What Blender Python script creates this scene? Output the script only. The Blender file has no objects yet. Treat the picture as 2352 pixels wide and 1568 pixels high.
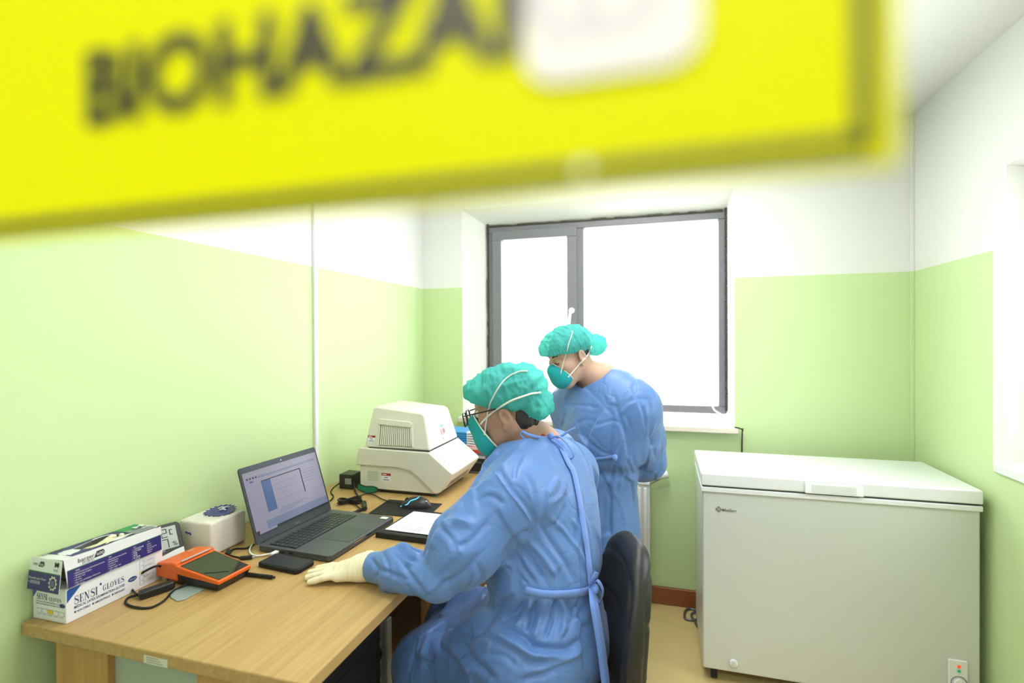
import bpy, bmesh, math, random
import numpy as np
from mathutils import Vector, Matrix
from mathutils.bvhtree import BVHTree
random.seed(7); np.random.seed(7)
SC = bpy.context.scene
COL = SC.collection
# ------------------------------------------------------------------ camera
PW, PH, FPX = 2352, 1568, 1178.0          # photograph frame, focal length in its pixels
CAM = np.array([0.0, 0.0, 1.39])
_yaw, _pit, _rol = math.radians(16.3), math.radians(-0.35), 0.0055
FWD = np.array([-math.sin(_yaw)*math.cos(_pit), math.cos(_yaw)*math.cos(_pit), math.sin(_pit)])
_r = np.array([math.cos(_yaw), math.sin(_yaw), 0.0]); _u = np.cross(_r, FWD)
RGT = _r*math.cos(_rol) - _u*math.sin(_rol); UPV = np.cross(RGT, FWD)
cam_d = bpy.data.cameras.new('camera'); cam = bpy.data.objects.new('camera', cam_d); COL.objects.link(cam)
cam_d.sensor_width = 36.0; cam_d.lens = FPX/PW*36.0
cam_d.clip_start = 0.01; cam_d.clip_end = 100
M = Matrix.Identity(4)
for i in range(3):
    M[i][0] = RGT[i]; M[i][1] = UPV[i]; M[i][2] = -FWD[i]; M[i][3] = CAM[i]
cam.matrix_world = M
cam_d.dof.use_dof = True; cam_d.dof.focus_distance = 1.6; cam_d.dof.aperture_fstop = 2.3
SC.camera = cam
SC.view_settings.view_transform = 'Standard'; SC.view_settings.look = 'None'
SC.view_settings.gamma = 1.0; SC.view_settings.use_curve_mapping = False
SC.view_settings.exposure = 0.0
SC.cycles.use_denoising = True
SC.cycles.max_bounces = 5; SC.cycles.diffuse_bounces = 3; SC.cycles.glossy_bounces = 2; SC.cycles.transmission_bounces = 3; SC.cycles.transparent_max_bounces = 8
SC.cycles.adaptive_threshold = 0.1
SC.cycles.sample_clamp_indirect = 6.0
SC.cycles.caustics_reflective = False; SC.cycles.caustics_refractive = False

def ray(x, y): return RGT*(x-PW/2)/FPX - UPV*(y-PH/2)/FPX + FWD
def P(x, y, d): return CAM + ray(x, y)*d
def onz(x, y, z): r = ray(x, y); return CAM + r*(z-CAM[2])/r[2]
def ony(x, y, Y): r = ray(x, y); return CAM + r*(Y-CAM[1])/r[1]
def onx(x, y, X): r = ray(x, y); return CAM + r*(X-CAM[0])/r[0]
def proj(p):
    d = np.asarray(p, float)-CAM; z = d@FWD
    return np.stack([PW/2+FPX*(d@RGT)/z, PH/2-FPX*(d@UPV)/z, z], -1)

# ------------------------------------------------------------------ sky (even overcast)
wd = bpy.data.worlds.new('overcast_sky'); SC.world = wd; wd.use_nodes = True
bg = wd.node_tree.nodes['Background']; bg.inputs[0].default_value = (0.93, 0.97, 1.0, 1); bg.inputs[1].default_value = 7.0
CEIL_W, SIGN_FILL_W = 11.0, 30.0               # watts: each room ceiling lamp, added corridor lamp for the sign

# ------------------------------------------------------------------ materials
def s2l(c):
    if isinstance(c, str):
        c = [int(c[i:i+2], 16) for i in (0, 2, 4)]
    return tuple(((v/255)/12.92 if v/255 <= .04045 else ((v/255+.055)/1.055)**2.4) for v in c)+(1.0,)
MATS = {}
def mat(name, col, rough=.5, spec=.5, metal=0, alpha=None, emit=None, es=1, coat=0, sheen=0):
    if name in MATS: return MATS[name]
    m = bpy.data.materials.new(name); m.use_nodes = True
    b = m.node_tree.nodes['Principled BSDF']
    b.inputs['Base Color'].default_value = s2l(col); b.inputs['Roughness'].default_value = rough
    b.inputs['Specular IOR Level'].default_value = spec; b.inputs['Metallic'].default_value = metal
    b.inputs['Coat Weight'].default_value = coat; b.inputs['Sheen Weight'].default_value = sheen
    if emit: b.inputs['Emission Color'].default_value = s2l(emit); b.inputs['Emission Strength'].default_value = es
    MATS[name] = m; return m
def nodes(m): return m.node_tree.nodes, m.node_tree.links, m.node_tree.nodes['Principled BSDF']
def coords(m, kind='Object', scale=(1, 1, 1)):
    n, l, b = nodes(m)
    t = n.new('ShaderNodeTexCoord'); mp = n.new('ShaderNodeMapping'); mp.inputs['Scale'].default_value = scale
    l.new(t.outputs[kind], mp.inputs[0]); return mp.outputs[0]
def vary(m, scale=4, amount=.06, detail=3, vscale=(1, 1, 1), col2=None, kind='Object'):
    """mottle the base colour"""
    n, l, b = nodes(m)
    no = n.new('ShaderNodeTexNoise'); no.inputs['Scale'].default_value = scale; no.inputs['Detail'].default_value = detail
    l.new(coords(m, kind, vscale), no.inputs['Vector'])
    c = b.inputs['Base Color'].default_value[:]
    mx = n.new('ShaderNodeMix'); mx.data_type = 'RGBA'
    mx.inputs[6].default_value = tuple(max(0, v*(1-amount)) for v in c[:3])+(1,) if col2 is None else s2l(col2)
    mx.inputs[7].default_value = tuple(min(1, v*(1+amount)) for v in c[:3])+(1,)
    l.new(no.outputs[0], mx.inputs[0]); l.new(mx.outputs[2], b.inputs['Base Color']); return m
def bump(m, scale=60, dist=.002, strength=.4, detail=3, vscale=(1, 1, 1), kind='Object', rough=.5):
    n, l, b = nodes(m)
    no = n.new('ShaderNodeTexNoise'); no.inputs['Scale'].default_value = scale; no.inputs['Detail'].default_value = detail
    no.inputs['Roughness'].default_value = rough
    l.new(coords(m, kind, vscale), no.inputs['Vector'])
    bp = n.new('ShaderNodeBump'); bp.inputs['Strength'].default_value = strength; bp.inputs['Distance'].default_value = dist
    l.new(no.outputs[0], bp.inputs['Height'])
    old = b.inputs['Normal'].links[0].from_socket if b.inputs['Normal'].links else None
    if old is not None: l.new(old, bp.inputs['Normal'])
    l.new(bp.outputs[0], b.inputs['Normal']); return m

# ------------------------------------------------------------------ object helpers
def tag(o, label=None, cat=None, group=None, kind=None):
    for k, v in (('label', label), ('category', cat), ('group', group), ('kind', kind)):
        if v: o[k] = v
    return o
def wm(o):
    m = o.matrix_basis.copy()
    if o.parent is not None: m = wm(o.parent) @ o.matrix_parent_inverse @ m
    return m
def attach(o, p):
    if p is not None:
        o.parent = p; o.matrix_parent_inverse = wm(p).inverted()
    return o
def thing(name, label, cat, loc=(0, 0, 0), group=None):
    o = bpy.data.objects.new(name, None); COL.objects.link(o); o.location = Vector(loc); o.empty_display_size = .05
    return tag(o, label, cat, group)
def meshobj(name, me, m, parent=None, smooth=False):
    o = bpy.data.objects.new(name, me); COL.objects.link(o)
    if m is not None: me.materials.append(MATS[m] if isinstance(m, str) else m)
    if smooth: me.polygons.foreach_set('use_smooth', [True]*len(me.polygons))
    attach(o, parent); return o
def npmesh(name, V, Fq, m, parent=None, smooth=True):
    me = bpy.data.meshes.new(name); V = np.asarray(V, np.float32); Fq = np.asarray(Fq, np.int32)
    me.vertices.add(len(V)); me.vertices.foreach_set('co', V.ravel())
    k = Fq.shape[1]; me.loops.add(Fq.size); me.loops.foreach_set('vertex_index', Fq.ravel())
    me.polygons.add(len(Fq)); me.polygons.foreach_set('loop_start', np.arange(0, Fq.size, k, dtype=np.int32))
    me.update(calc_edges=True); me.validate()
    return meshobj(name, me, m, parent, smooth)

class MB:
    """collects shapes for ONE part"""
    def __init__(s): s.v = []; s.f = []
    def add(s, v, f):
        o = len(s.v); s.v += [tuple(float(c) for c in p) for p in v]; s.f += [tuple(i+o for i in q) for q in f]; return s
    def box(s, lo, hi):
        (a, b, c), (d, e, g) = lo, hi
        return s.add([(a, b, c), (d, b, c), (d, e, c), (a, e, c), (a, b, g), (d, b, g), (d, e, g), (a, e, g)],
                     [(3, 2, 1, 0), (4, 5, 6, 7), (0, 1, 5, 4), (1, 2, 6, 5), (2, 3, 7, 6), (3, 0, 4, 7)])
    def hexa(s, b, t):   # four bottom points, four top points (both counter-clockwise from above)
        return s.add(list(b)+list(t), [(3, 2, 1, 0), (4, 5, 6, 7), (0, 1, 5, 4), (1, 2, 6, 5), (2, 3, 7, 6), (3, 0, 4, 7)])
    def prism(s, pts, off):  # polygon of 3-D points swept by a vector
        n = len(pts); p = [Vector(q) for q in pts]; o = Vector(off)
        nr = Vector((0, 0, 0))
        for i in range(n): nr += (p[i]-p[0]).cross(p[(i+1) % n]-p[0])
        if nr.dot(o) > 0: p = p[::-1]
        v = p+[q+o for q in p]
        f = [tuple(range(n)), tuple(range(2*n-1, n-1, -1))]+[(i, i+n, (i+1) % n+n, (i+1) % n) for i in range(n)]
        return s.add(v, [q[::-1] if False else q for q in f])
    def cyl(s, a, b, r, r2=None, n=20):
        a, b = Vector(a), Vector(b); r2 = r if r2 is None else r2
        d = (b-a).normalized(); u = d.orthogonal().normalized(); w = d.cross(u)
        v = []
        for c, q in ((a, r), (b, r2)):
            v += [c+(u*math.cos(2*math.pi*i/n)+w*math.sin(2*math.pi*i/n))*q for i in range(n)]
        return s.add(v, [tuple(range(n-1, -1, -1)), tuple(range(n, 2*n))]+[(i, (i+1) % n, (i+1) % n+n, i+n) for i in range(n)])
    def sph(s, c, r, n=14):
        r = (r, r, r) if isinstance(r, (int, float)) else r
        v = [(c[0], c[1], c[2]-r[2])]; f = []
        for i in range(1, n):
            t = math.pi*i/n
            v += [(c[0]+r[0]*math.sin(t)*math.cos(2*math.pi*j/(2*n)), c[1]+r[1]*math.sin(t)*math.sin(2*math.pi*j/(2*n)), c[2]-r[2]*math.cos(t)) for j in range(2*n)]
        v.append((c[0], c[1], c[2]+r[2])); k = 2*n
        for j in range(k): f.append((0, 1+(j+1) % k, 1+j))
        for i in range(n-2):
            for j in range(k):
                a = 1+i*k+j; b = 1+i*k+(j+1) % k; f.append((a, b, b+k, a+k))
        e = len(v)-1
        for j in range(k): f.append((e, 1+(n-2)*k+j, 1+(n-2)*k+(j+1) % k))
        return s.add(v, f)
    def tube(s, pts, r, n=8, closed=False, flat=1.0, spline=True, step=None):
        p = [Vector(q) for q in pts]
        if spline: p = cat(p, closed)
        N = len(p); t = []
        for i in range(N):
            a = p[i-1] if (i > 0 or closed) else p[i]; b = p[(i+1) % N] if (i < N-1 or closed) else p[i]
            t.append((b-a).normalized())
        u = t[0].orthogonal().normalized(); v = []; f = []
        for i in range(N):
            u = (u-t[i]*u.dot(t[i]))
            u = u.normalized() if u.length > 1e-6 else t[i].orthogonal().normalized()
            w = t[i].cross(u); rr = r(i/(N-1)) if callable(r) else r
            v += [p[i]+(u*math.cos(2*math.pi*k/n)*flat+w*math.sin(2*math.pi*k/n))*rr for k in range(n)]
        for i in range(N if closed else N-1):
            j = (i+1) % N
            f += [(i*n+k, i*n+(k+1) % n, j*n+(k+1) % n, j*n+k) for k in range(n)]
        if not closed: f += [tuple(range(n-1, -1, -1)), tuple(range((N-1)*n, N*n))]
        return s.add(v, f)
    def build(s, name, m, parent=None, bevel=0, smooth=False, seg=2, sub=0):
        me = bpy.data.meshes.new(name); me.from_pydata(s.v, [], s.f); me.update()
        bm = bmesh.new(); bm.from_mesh(me); bmesh.ops.recalc_face_normals(bm, faces=bm.faces); bm.to_mesh(me); bm.free()
        o = meshobj(name, me, m, parent, smooth or bevel > 0)
        if bevel > 0:
            b = o.modifiers.new('bevel', 'BEVEL'); b.width = bevel; b.segments = seg; b.limit_method = 'ANGLE'; b.angle_limit = math.radians(35)
            b.harden_normals = True
        if sub:
            q = o.modifiers.new('sub', 'SUBSURF'); q.levels = sub; q.render_levels = sub
        return o
def cat(p, closed=False, k=6):
    p = [Vector(q) for q in p]; out = []; N = len(p)
    if N < 3 and not closed: return p
    for i in range(N if closed else N-1):
        if closed: a, b, c, d = p[i-1], p[i], p[(i+1) % N], p[(i+2) % N]
        else: a, b, c, d = p[max(i-1, 0)], p[i], p[i+1], p[min(i+2, N-1)]
        for j in range(k):
            t = j/k
            out.append(.5*((2*b)+(c-a)*t+(2*a-5*b+4*c-d)*t*t+(3*b-a-3*c+d)*t**3))
    if not closed: out.append(p[-1])
    return out
def struct(o): o['kind'] = 'structure'; return o
def quad3(o, u, v, pts):  # 2-D points on the plane (o,u,v)
    o, u, v = Vector(o), Vector(u), Vector(v)
    return [o+u*a+v*b for a, b in pts]
def patch(name, m, parent, o, u, v, pts, th=.0004, lift=.0):
    """thin printed or glued-on sheet lying on a face; normal = u x v"""
    n = Vector(u).cross(Vector(v)).normalized()
    return MB().prism([q+n*lift for q in quad3(o, u, v, pts)], n*th).build(name, m, parent)
def rect(a, b, c, d): return [(a, b), (c, b), (c, d), (a, d)]
def oval(cx, cy, rx, ry, n=24): return [(cx+rx*math.cos(2*math.pi*i/n), cy+ry*math.sin(2*math.pi*i/n)) for i in range(n)]
def text(body, name, m, parent, o, u, v, cap, width=None, th=.0003, lift=.0006, align='LEFT', shear=0, bold=0, space=1.0):
    """flat lettering; o = left end of the baseline, cap = capital height"""
    cu = bpy.data.curves.new(name, 'FONT'); cu.body = body; cu.size = cap/.70; cu.align_x = align; cu.shear = shear
    cu.space_character = space; cu.resolution_u = 3; cu.offset = bold
    tmp = bpy.data.objects.new(name, cu); me = bpy.data.meshes.new_from_object(tmp)
    bpy.data.objects.remove(tmp); bpy.data.curves.remove(cu)
    me.name = name; me.materials.clear()
    n = len(me.vertices); co = np.empty(n*3, np.float32); me.vertices.foreach_get('co', co); co = co.reshape(-1, 3)
    if width and n:
        w = co[:, 0].max()-co[:, 0].min(); co[:, 0] *= width/max(w, 1e-6)
    U, V = Vector(u).normalized(), Vector(v).normalized(); N = U.cross(V)
    W = np.array(o)+co[:, :1]*np.array(U)+co[:, 1:2]*np.array(V)+np.array(N)*lift
    me.vertices.foreach_set('co', W.astype(np.float32).ravel()); me.update()
    return meshobj(name, me, m, parent)

# ------------------------------------------------------------------ the room
XL, XR, YB, YF, ZC = -1.372, 1.112, 2.79, 0.112, 2.41
ZS = 1.688                                 # green paint up to here
def wallmat(name, stripe=True, ycut=None):
    m = mat(name, 'f1f2ec', .62, .3)
    n, l, b = nodes(m)
    if stripe:
        g = n.new('ShaderNodeNewGeometry'); sx = n.new('ShaderNodeSeparateXYZ'); l.new(g.outputs['Position'], sx.inputs[0])
        lt = n.new('ShaderNodeMath'); lt.operation = 'LESS_THAN'; lt.inputs[1].default_value = ZS; l.new(sx.outputs[2], lt.inputs[0])
        fac = lt.outputs[0]
        if ycut is not None:
            gt = n.new('ShaderNodeMath'); gt.operation = 'GREATER_THAN'; gt.inputs[1].default_value = ycut; l.new(sx.outputs[1], gt.inputs[0])
            lz = n.new('ShaderNodeMath'); lz.operation = 'LESS_THAN'; lz.inputs[1].default_value = .93; l.new(sx.outputs[2], lz.inputs[0])
            orr = n.new('ShaderNodeMath'); orr.operation = 'MAXIMUM'; l.new(gt.outputs[0], orr.inputs[0]); l.new(lz.outputs[0], orr.inputs[1])
            mu = n.new('ShaderNodeMath'); mu.operation = 'MULTIPLY'; l.new(fac, mu.inputs[0]); l.new(orr.outputs[0], mu.inputs[1]); fac = mu.outputs[0]
        mx = n.new('ShaderNodeMix'); mx.data_type = 'RGBA'
        mx.inputs[6].default_value = s2l('f0f1ec'); mx.inputs[7].default_value = s2l('d0e8ac')
        l.new(fac, mx.inputs[0]); l.new(mx.outputs[2], b.inputs['Base Color'])
    bump(m, 5, .004, .3, 2)
    return m
wallmat('painted_wall'); wallmat('painted_wall_right', ycut=2.195); wallmat('white_plaster', False)
mat('ceiling_paint', 'efefeb', .8, .2); bump(MATS['ceiling_paint'], 60, .001, .2)
fl = mat('floor_vinyl', 'cdb77c', .42, .4); vary(fl, 9, .10, 5); bump(fl, 160, .0005, .15)
mat('brown_skirting', '8a4a1c', .35, .5); vary(MATS['brown_skirting'], 14, .12, 4, (6, 1, 1))
mat('white_plastic', 'eef0f0', .35, .5); mat('white_paint_metal', 'e9ece8', .3, .5)
mat('grey_frame', '7e7e84', .42, .5); vary(MATS['grey_frame'], 20, .08, 4)
mat('black_gasket', '26262a', .6, .3); mat('dirty_joint', '4b4742', .8, .2)
mat('sill_stone', 'e6dccb', .35, .5); vary(MATS['sill_stone'], 12, .08, 5)
def thin_glass(name, tint=(1, 1, 1), refl=1.0, rough=0.0):
    m = bpy.data.materials.new(name); m.use_nodes = True; n, l = m.node_tree.nodes, m.node_tree.links; n.clear()
    o = n.new('ShaderNodeOutputMaterial'); t = n.new('ShaderNodeBsdfTransparent'); t.inputs[0].default_value = (*tint, 1)
    g = n.new('ShaderNodeBsdfGlossy'); g.inputs['Roughness'].default_value = rough
    lw = n.new('ShaderNodeLayerWeight'); lw.inputs[0].default_value = .5
    pw = n.new('ShaderNodeMath'); pw.operation = 'POWER'; pw.inputs[1].default_value = 5.0; l.new(lw.outputs['Facing'], pw.inputs[0])
    ad = n.new('ShaderNodeMath'); ad.operation = 'MULTIPLY_ADD'; ad.inputs[1].default_value = .9; ad.inputs[2].default_value = .04; l.new(pw.outputs[0], ad.inputs[0])
    mu = n.new('ShaderNodeMath'); mu.operation = 'MULTIPLY'; mu.inputs[1].default_value = refl; l.new(ad.outputs[0], mu.inputs[0])
    mx = n.new('ShaderNodeMixShader'); l.new(mu.outputs[0], mx.inputs[0]); l.new(t.outputs[0], mx.inputs[1]); l.new(g.outputs[0], mx.inputs[2])
    l.new(mx.outputs[0], o.inputs[0]); MATS[name] = m; return m
thin_glass('window_glass'); thin_glass('door_glass', refl=.12); thin_glass('lens_glass', (.97, .99, .98))

struct(MB().box((XL-.2, YF-.1, -.1), (XR+.2, YB+.3, 0)).build('floor', 'floor_vinyl'))
struct(MB().box((XL-.2, YF-.1, ZC), (XR+.2, YB+.3, ZC+.1)).build('ceiling', 'ceiling_paint'))
struct(MB().box((XL-.2, YF, 0), (XL, YB, ZC)).build('wall_left', 'painted_wall'))
def wall_hole(mb, axis, a0, a1, lo, hi, o, z0=0, z1=ZC):
    """slab on plane axis from a0 to a1; lo..hi along; o=(l,h,z0,z1) opening"""
    l, h, c, d = o
    for (p, q, r, s) in ((lo, l, z0, z1), (h, hi, z0, z1), (l, h, z0, c), (l, h, d, z1)):
        if axis == 'y': mb.box((p, a0, r), (q, a1, s))
        else: mb.box((a0, p, r), (a1, q, s))
    return mb
# window_1 : splayed reveal
WX0, WX1, WZ0, WZ1 = -1.116, 0.350, 0.935, 2.141
FX0, FX1, FZ0, FZ1, FY = -.992, .322, .985, 2.053, 2.90
struct(wall_hole(MB(), 'y', YB, YB+.012, XL-.2, XR+.2, (WX0, WX1, WZ0, WZ1)).build('wall_back', 'painted_wall'))
mb = MB(); a = [(WX0, WZ0), (WX1, WZ0), (WX1, WZ1), (WX0, WZ1)]; b = [(FX0, FZ0-.03), (FX1, FZ0-.03), (FX1, FZ1), (FX0, FZ1)]
for i in (1, 2, 3):
    j = (i+1) % 4
    mb.add([(a[i][0], YB+.001, a[i][1]), (a[j][0], YB+.001, a[j][1]), (b[j][0], FY+.02, b[j][1]), (b[i][0], FY+.02, b[i][1])], [(0, 1, 2, 3)])
mb.add([(a[1][0], YB+.013, a[1][1]), (a[2][0], YB+.013, a[2][1]), (XR+.2, YB+.013, ZC), (XR+.2, YB+.013, 0)], [(0, 1, 2, 3)])
rv = mb.build('trim_1', 'white_plaster'); struct(rv)
w = struct(thing('window_1', 'grey framed casement window above the stone sill', 'window', (0, FY, FZ0)))
def bar(x0, x1, z0, z1, y0, y1): return MB().box((x0, y0, z0), (x1, y1, z1))
for n_, q in (('outer_frame', (FX0, FX1, FZ1-.04, FZ1)), ('outer_frame', (FX0, FX1, FZ0, FZ0+.04)),
              ('outer_frame', (FX0, FX0+.035, FZ0+.04, FZ1-.04)), ('outer_frame', (FX1-.035, FX1, FZ0+.04, FZ1-.04)), ('mullion', (-.466, -.424, FZ0+.04, FZ1-.04))):
    bar(*q, FY, FY+.06).build(n_, 'grey_frame', w, .004)
# opening sash on the left, standing proud
sx0, sx1, sz0, sz1 = -.962, -.462, FZ0+.02, FZ1-.03
sash = bar(sx0, sx1, sz1-.055, sz1, FY-.018, FY+.03).build('sash_rail', 'grey_frame', w, .004)
for q in ((sx0, sx1, sz0, sz0+.055), (sx0, sx0+.055, sz0+.055, sz1-.055), (sx1-.055, sx1, sz0+.055, sz1-.055)):
    bar(*q, FY-.018, FY+.03).build('sash_rail', 'grey_frame', w, .004)
bar(sx0+.05, sx1-.05, sz0+.05, sz1-.05, FY+.02, FY+.026).build('pane', 'window_glass', w)
bar(-.43, FX1-.03, FZ0+.03, FZ1-.03, FY+.03, FY+.036).build('pane', 'window_glass', w)
hp = MB().cyl((-.489, FY-.02, 1.545), (-.489, FY-.03, 1.545), .017).build('handle_rose', 'white_paint_metal', w)
MB().tube([(-.489, FY-.03, 1.545), (-.489, FY-.06, 1.54), (-.494, FY-.065, 1.50), (-.500, FY-.063, 1.44)], .008).build('handle', 'white_paint_metal', w, smooth=True)
mb = MB()
random.seed(3)
for k in range(26):   # crumbling joint between frame and plaster
    z = FZ0+.02+k*.041; e = random.uniform(.004, .012)
    mb.box((FX1-.004, FY-.012, z), (FX1+e, FY+.01, z+.036))
    mb.box((FX0-random.uniform(.003, .008), FY-.008, z), (FX0+.004, FY+.01, z+.04))
for k in range(30):
    x = FX0+.01+k*.043; mb.box((x, FY-.008, FZ1-.004), (x+.043, FY+.01, FZ1+random.uniform(.002, .007)))
mb.build('mortar_joint', 'dirty_joint', w)
o = MB().tube([(.262, FY-.02, 1.12), (.262, FY-.03, 1.09), (.250, FY-.035, 1.05), (.262, FY-.03, 1.01), (.30, FY-.035, .985), (.315, FY-.06, .965)], .005).build('white_cord', 'white_plastic', smooth=True)
tag(o, 'short white cord dangling at lower right corner of grey window', 'cord')
s0 = ony(1050, 962, 2.73); s1 = ony(1697, 990, 2.73)
so = MB().box((s0[0], 2.73, .912), (s1[0], FY+.02, .940)).build('trim_2', 'sill_stone', None, .005); struct(so)
# wall_right with window_2
RY0, RY1, RZ0, RZ1 = 1.15, 2.122, .96, 1.962
struct(wall_hole(MB(), 'x', XR, XR+.012, YF, YB, (RY0, RY1, RZ0, RZ1)).build('wall_right', 'painted_wall_right'))
mb = MB(); a = [(RY0, RZ0), (RY1, RZ0), (RY1, RZ1), (RY0, RZ1)]; b = [(RY0+.03, RZ0+.02), (RY1-.03, RZ0+.02), (RY1-.03, RZ1-.03), (RY0+.03, RZ1-.03)]
for i in range(4):
    j = (i+1) % 4
    mb.add([(XR+.001, a[i][0], a[i][1]), (XR+.001, a[j][0], a[j][1]), (XR+.11, b[j][0], b[j][1]), (XR+.11, b[i][0], b[i][1])], [(0, 1, 2, 3)])
struct(mb.build('trim_3', 'white_plaster'))
w2 = struct(thing('window_2', 'white framed window at the right edge of the room', 'window', (XR+.09, 1.6, RZ0)))
y0, y1, z0, z1 = RY0+.025, RY1-.025, RZ0+.015, RZ1-.025
for q in ((y0, y1, z0, z0+.06), (y0, y1, z1-.06, z1), (y0, y0+.06, z0+.06, z1-.06), (y1-.06, y1, z0+.06, z1-.06), ((y0+y1)/2-.03, (y0+y1)/2+.03, z0+.06, z1-.06)):
    MB().box((XR+.07, q[0], q[2]), (XR+.115, q[1], q[3])).build('frame_rail', 'white_plastic', w2, .006)
for q in ((y0+.05, (y0+y1)/2-.02), ((y0+y1)/2+.02, y1-.05)):
    MB().box((XR+.095, q[0], z0+.05), (XR+.10, q[1], z1-.05)).build('pane', 'window_glass', w2)
struct(MB().hexa([(XR-.010, RY0-.05, .918), (XR+.05, RY0-.05, .918), (XR+.05, RY1+.055, .918), (XR-.010, RY1+.055, .918)],
                 [(XR-.010, RY0-.05, .948), (XR+.07, RY0-.05, .961), (XR+.07, RY1+.055, .961), (XR-.010, RY1+.055, .948)]).build('trim_4', 'white_plastic', None, .004))
# skirting
struct(MB().box((XL, YB-.018, 0), (XR, YB, .09)).build('baseboard_back', 'brown_skirting', None, .005))
struct(MB().box((XR-.018, YF+.05, 0), (XR, YB-.018, .09)).build('baseboard_right', 'brown_skirting', None, .005))
struct(MB().box((XL, YF+.05, 0), (XL+.018, YB-.018, .09)).build('baseboard_left', 'brown_skirting', None, .005))
# conduit on the left wall and in the right corner
struct(MB().box((XL, 1.785, .6), (XL+.012, 1.806, ZC)).build('trim_5', 'white_plastic', None, .002))
struct(MB().box((XR-.014, YB-.014, .09), (XR, YB, ZC)).build('trim_6', 'painted_wall', None, .002))
# front wall with the glazed door the camera looks through, and the corridor behind it
DX0, DX1, DZ0, DZ1 = -.40, .34, 1.02, 1.86
struct(wall_hole(MB(), 'y', YF, YF+.05, XL-.2, XR+.2, (-.52, .46, 0, 2.06)).build('wall_front', 'white_plaster'))
dr = struct(thing('door_1', 'white door with a glazed panel', 'door', (-.03, YF, 0)))
wall_hole(MB(), 'y', YF+.002, YF+.042, -.52, .46, (DX0, DX1, DZ0, DZ1), 0, 2.06).build('leaf', 'white_paint_metal', dr)
MB().box((DX0, YF+.006, DZ0), (DX1, YF+.010, DZ1)).build('pane', 'door_glass', dr)
CY = -1.5
struct(MB().box((-2.2, CY-.1, -.1), (2.2, YF-.1, 0)).build('floor.001', 'floor_vinyl'))
struct(MB().box((-2.2, CY-.1, 2.5), (2.2, YF, 2.6)).build('ceiling.001', 'ceiling_paint'))
struct(MB().box((-2.2, CY-.1, 0), (2.2, CY, 2.5)).build('wall_corridor', 'white_plaster'))
struct(MB().box((-2.3, CY-.1, 0), (-2.2, YF, 2.5)).add(*(lambda m: (m.v, m.f))(MB().box((-2.2, YF, 0), (XL-.2, YF+.05, 2.5)))).build('wall_corridor_left', 'white_plaster'))
struct(MB().box((2.2, CY-.1, 0), (2.3, YF, 2.5)).add(*(lambda m: (m.v, m.f))(MB().box((XR+.2, YF, 0), (2.2, YF+.05, 2.5)))).add(*(lambda m: (m.v, m.f))(MB().box((-2.2, YF, ZC), (2.2, YF+.05, 2.6)))).build('wall_corridor_right', 'white_plaster'))
# ceiling lamps
mat('lamp_diffuser', 'ffffff', .5, emit='ffffff', es=2.0)
def lamp(x, y, z, lx, ly, W, label):
    t = thing('ceiling_light', label, 'light', (x, y, z))
    MB().box((x-lx/2, y-ly/2, z-.05), (x+lx/2, y+ly/2, z)).build('housing', 'white_paint_metal', t, .006)
    MB().box((x-lx/2+.02, y-ly/2+.02, z-.058), (x+lx/2-.02, y+ly/2-.02, z-.05)).build('diffuser', 'lamp_diffuser', t)
    l = bpy.data.lights.new('lamp_glow', 'AREA'); l.shape = 'RECTANGLE'; l.size = lx-.05; l.size_y = ly-.05; l.energy = W; l.color = (1, .99, .965)
    o = bpy.data.objects.new('lamp_glow', l); COL.objects.link(o); o.location = (x, y, z-.062); attach(o, t)
lamp(-.15, 1.05, ZC, .6, .6, CEIL_W, 'square ceiling light panel over the near half of the room')
lamp(-.15, 2.05, ZC, .6, .6, CEIL_W, 'square ceiling light panel near the window end')
lamp(-.1, -.75, 2.5, 1.2, .3, SIGN_FILL_W, 'unseen long ceiling light added in the corridor to brighten the sign')  # unseen lamp, added to light the near face of the sign
# ------------------------------------------------------------------ more materials
T = .765                                    # desk top height
wd_ = mat('beech_laminate', 'cfa468', .38, .45)
def wood(m, c1, c2, axis=(26, 1.2, 26), sc=3.2):
    n, l, b = nodes(m)
    no = n.new('ShaderNodeTexNoise'); no.inputs['Scale'].default_value = sc; no.inputs['Detail'].default_value = 6; no.inputs['Roughness'].default_value = .6
    l.new(coords(m, 'Object', axis), no.inputs['Vector'])
    cr = n.new('ShaderNodeValToRGB'); cr.color_ramp.elements[0].position = .3; cr.color_ramp.elements[1].position = .72
    cr.color_ramp.elements[0].color = s2l(c1); cr.color_ramp.elements[1].color = s2l(c2)
    l.new(no.outputs[0], cr.inputs[0]); l.new(cr.outputs[0], b.inputs['Base Color'])
wood(wd_, 'b08d55', 'c7a66c')
wp_ = mat('beech_panel', 'c09050', .4, .45); wood(wp_, 'b98a4c', 'd0a466', (26, 26, 1.2))
mat('grey_green_panel', 'a9b8a6', .45); mat('black_edge', '1b1a18', .6); mat('sticker_paper', 'd9dcc6', .6)
mat('print_grey', '8f938a', .7); mat('print_dark', '2a2d3a', .7); mat('print_white', 'e8e9f2', .6)
mat('carton_white', 'eceef0', .55, .35); mat('carton_purple', '2b2370', .4, .5); mat('carton_green', '2a9a5a', .45); mat('carton_dkgreen', '1f6a4c', .45)
mat('carton_grey', '8b8f92', .5); mat('carton_blue', '0f4f9e', .4); mat('ink_blue', '24407f', .6); mat('ink_black', '1c1c26', .6); mat('label_yellow', 'e8cf1c', .5)
mat('latex', 'efe8c8', .5, .4); bump(MATS['latex'], 60, .002, .3); mat('carton_inside', '6d5c40', .8)
mat('black_plastic', '17181a', .38, .5); mat('black_matte', '131416', .6, .4); mat('dark_rubber', '1c1c1e', .7, .3)
mat('tissue_paper', 'efece2', .85, .2); bump(MATS['tissue_paper'], 220, .0012, .5); bump(MATS['tissue_paper'], 18, .004, .35)
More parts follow.
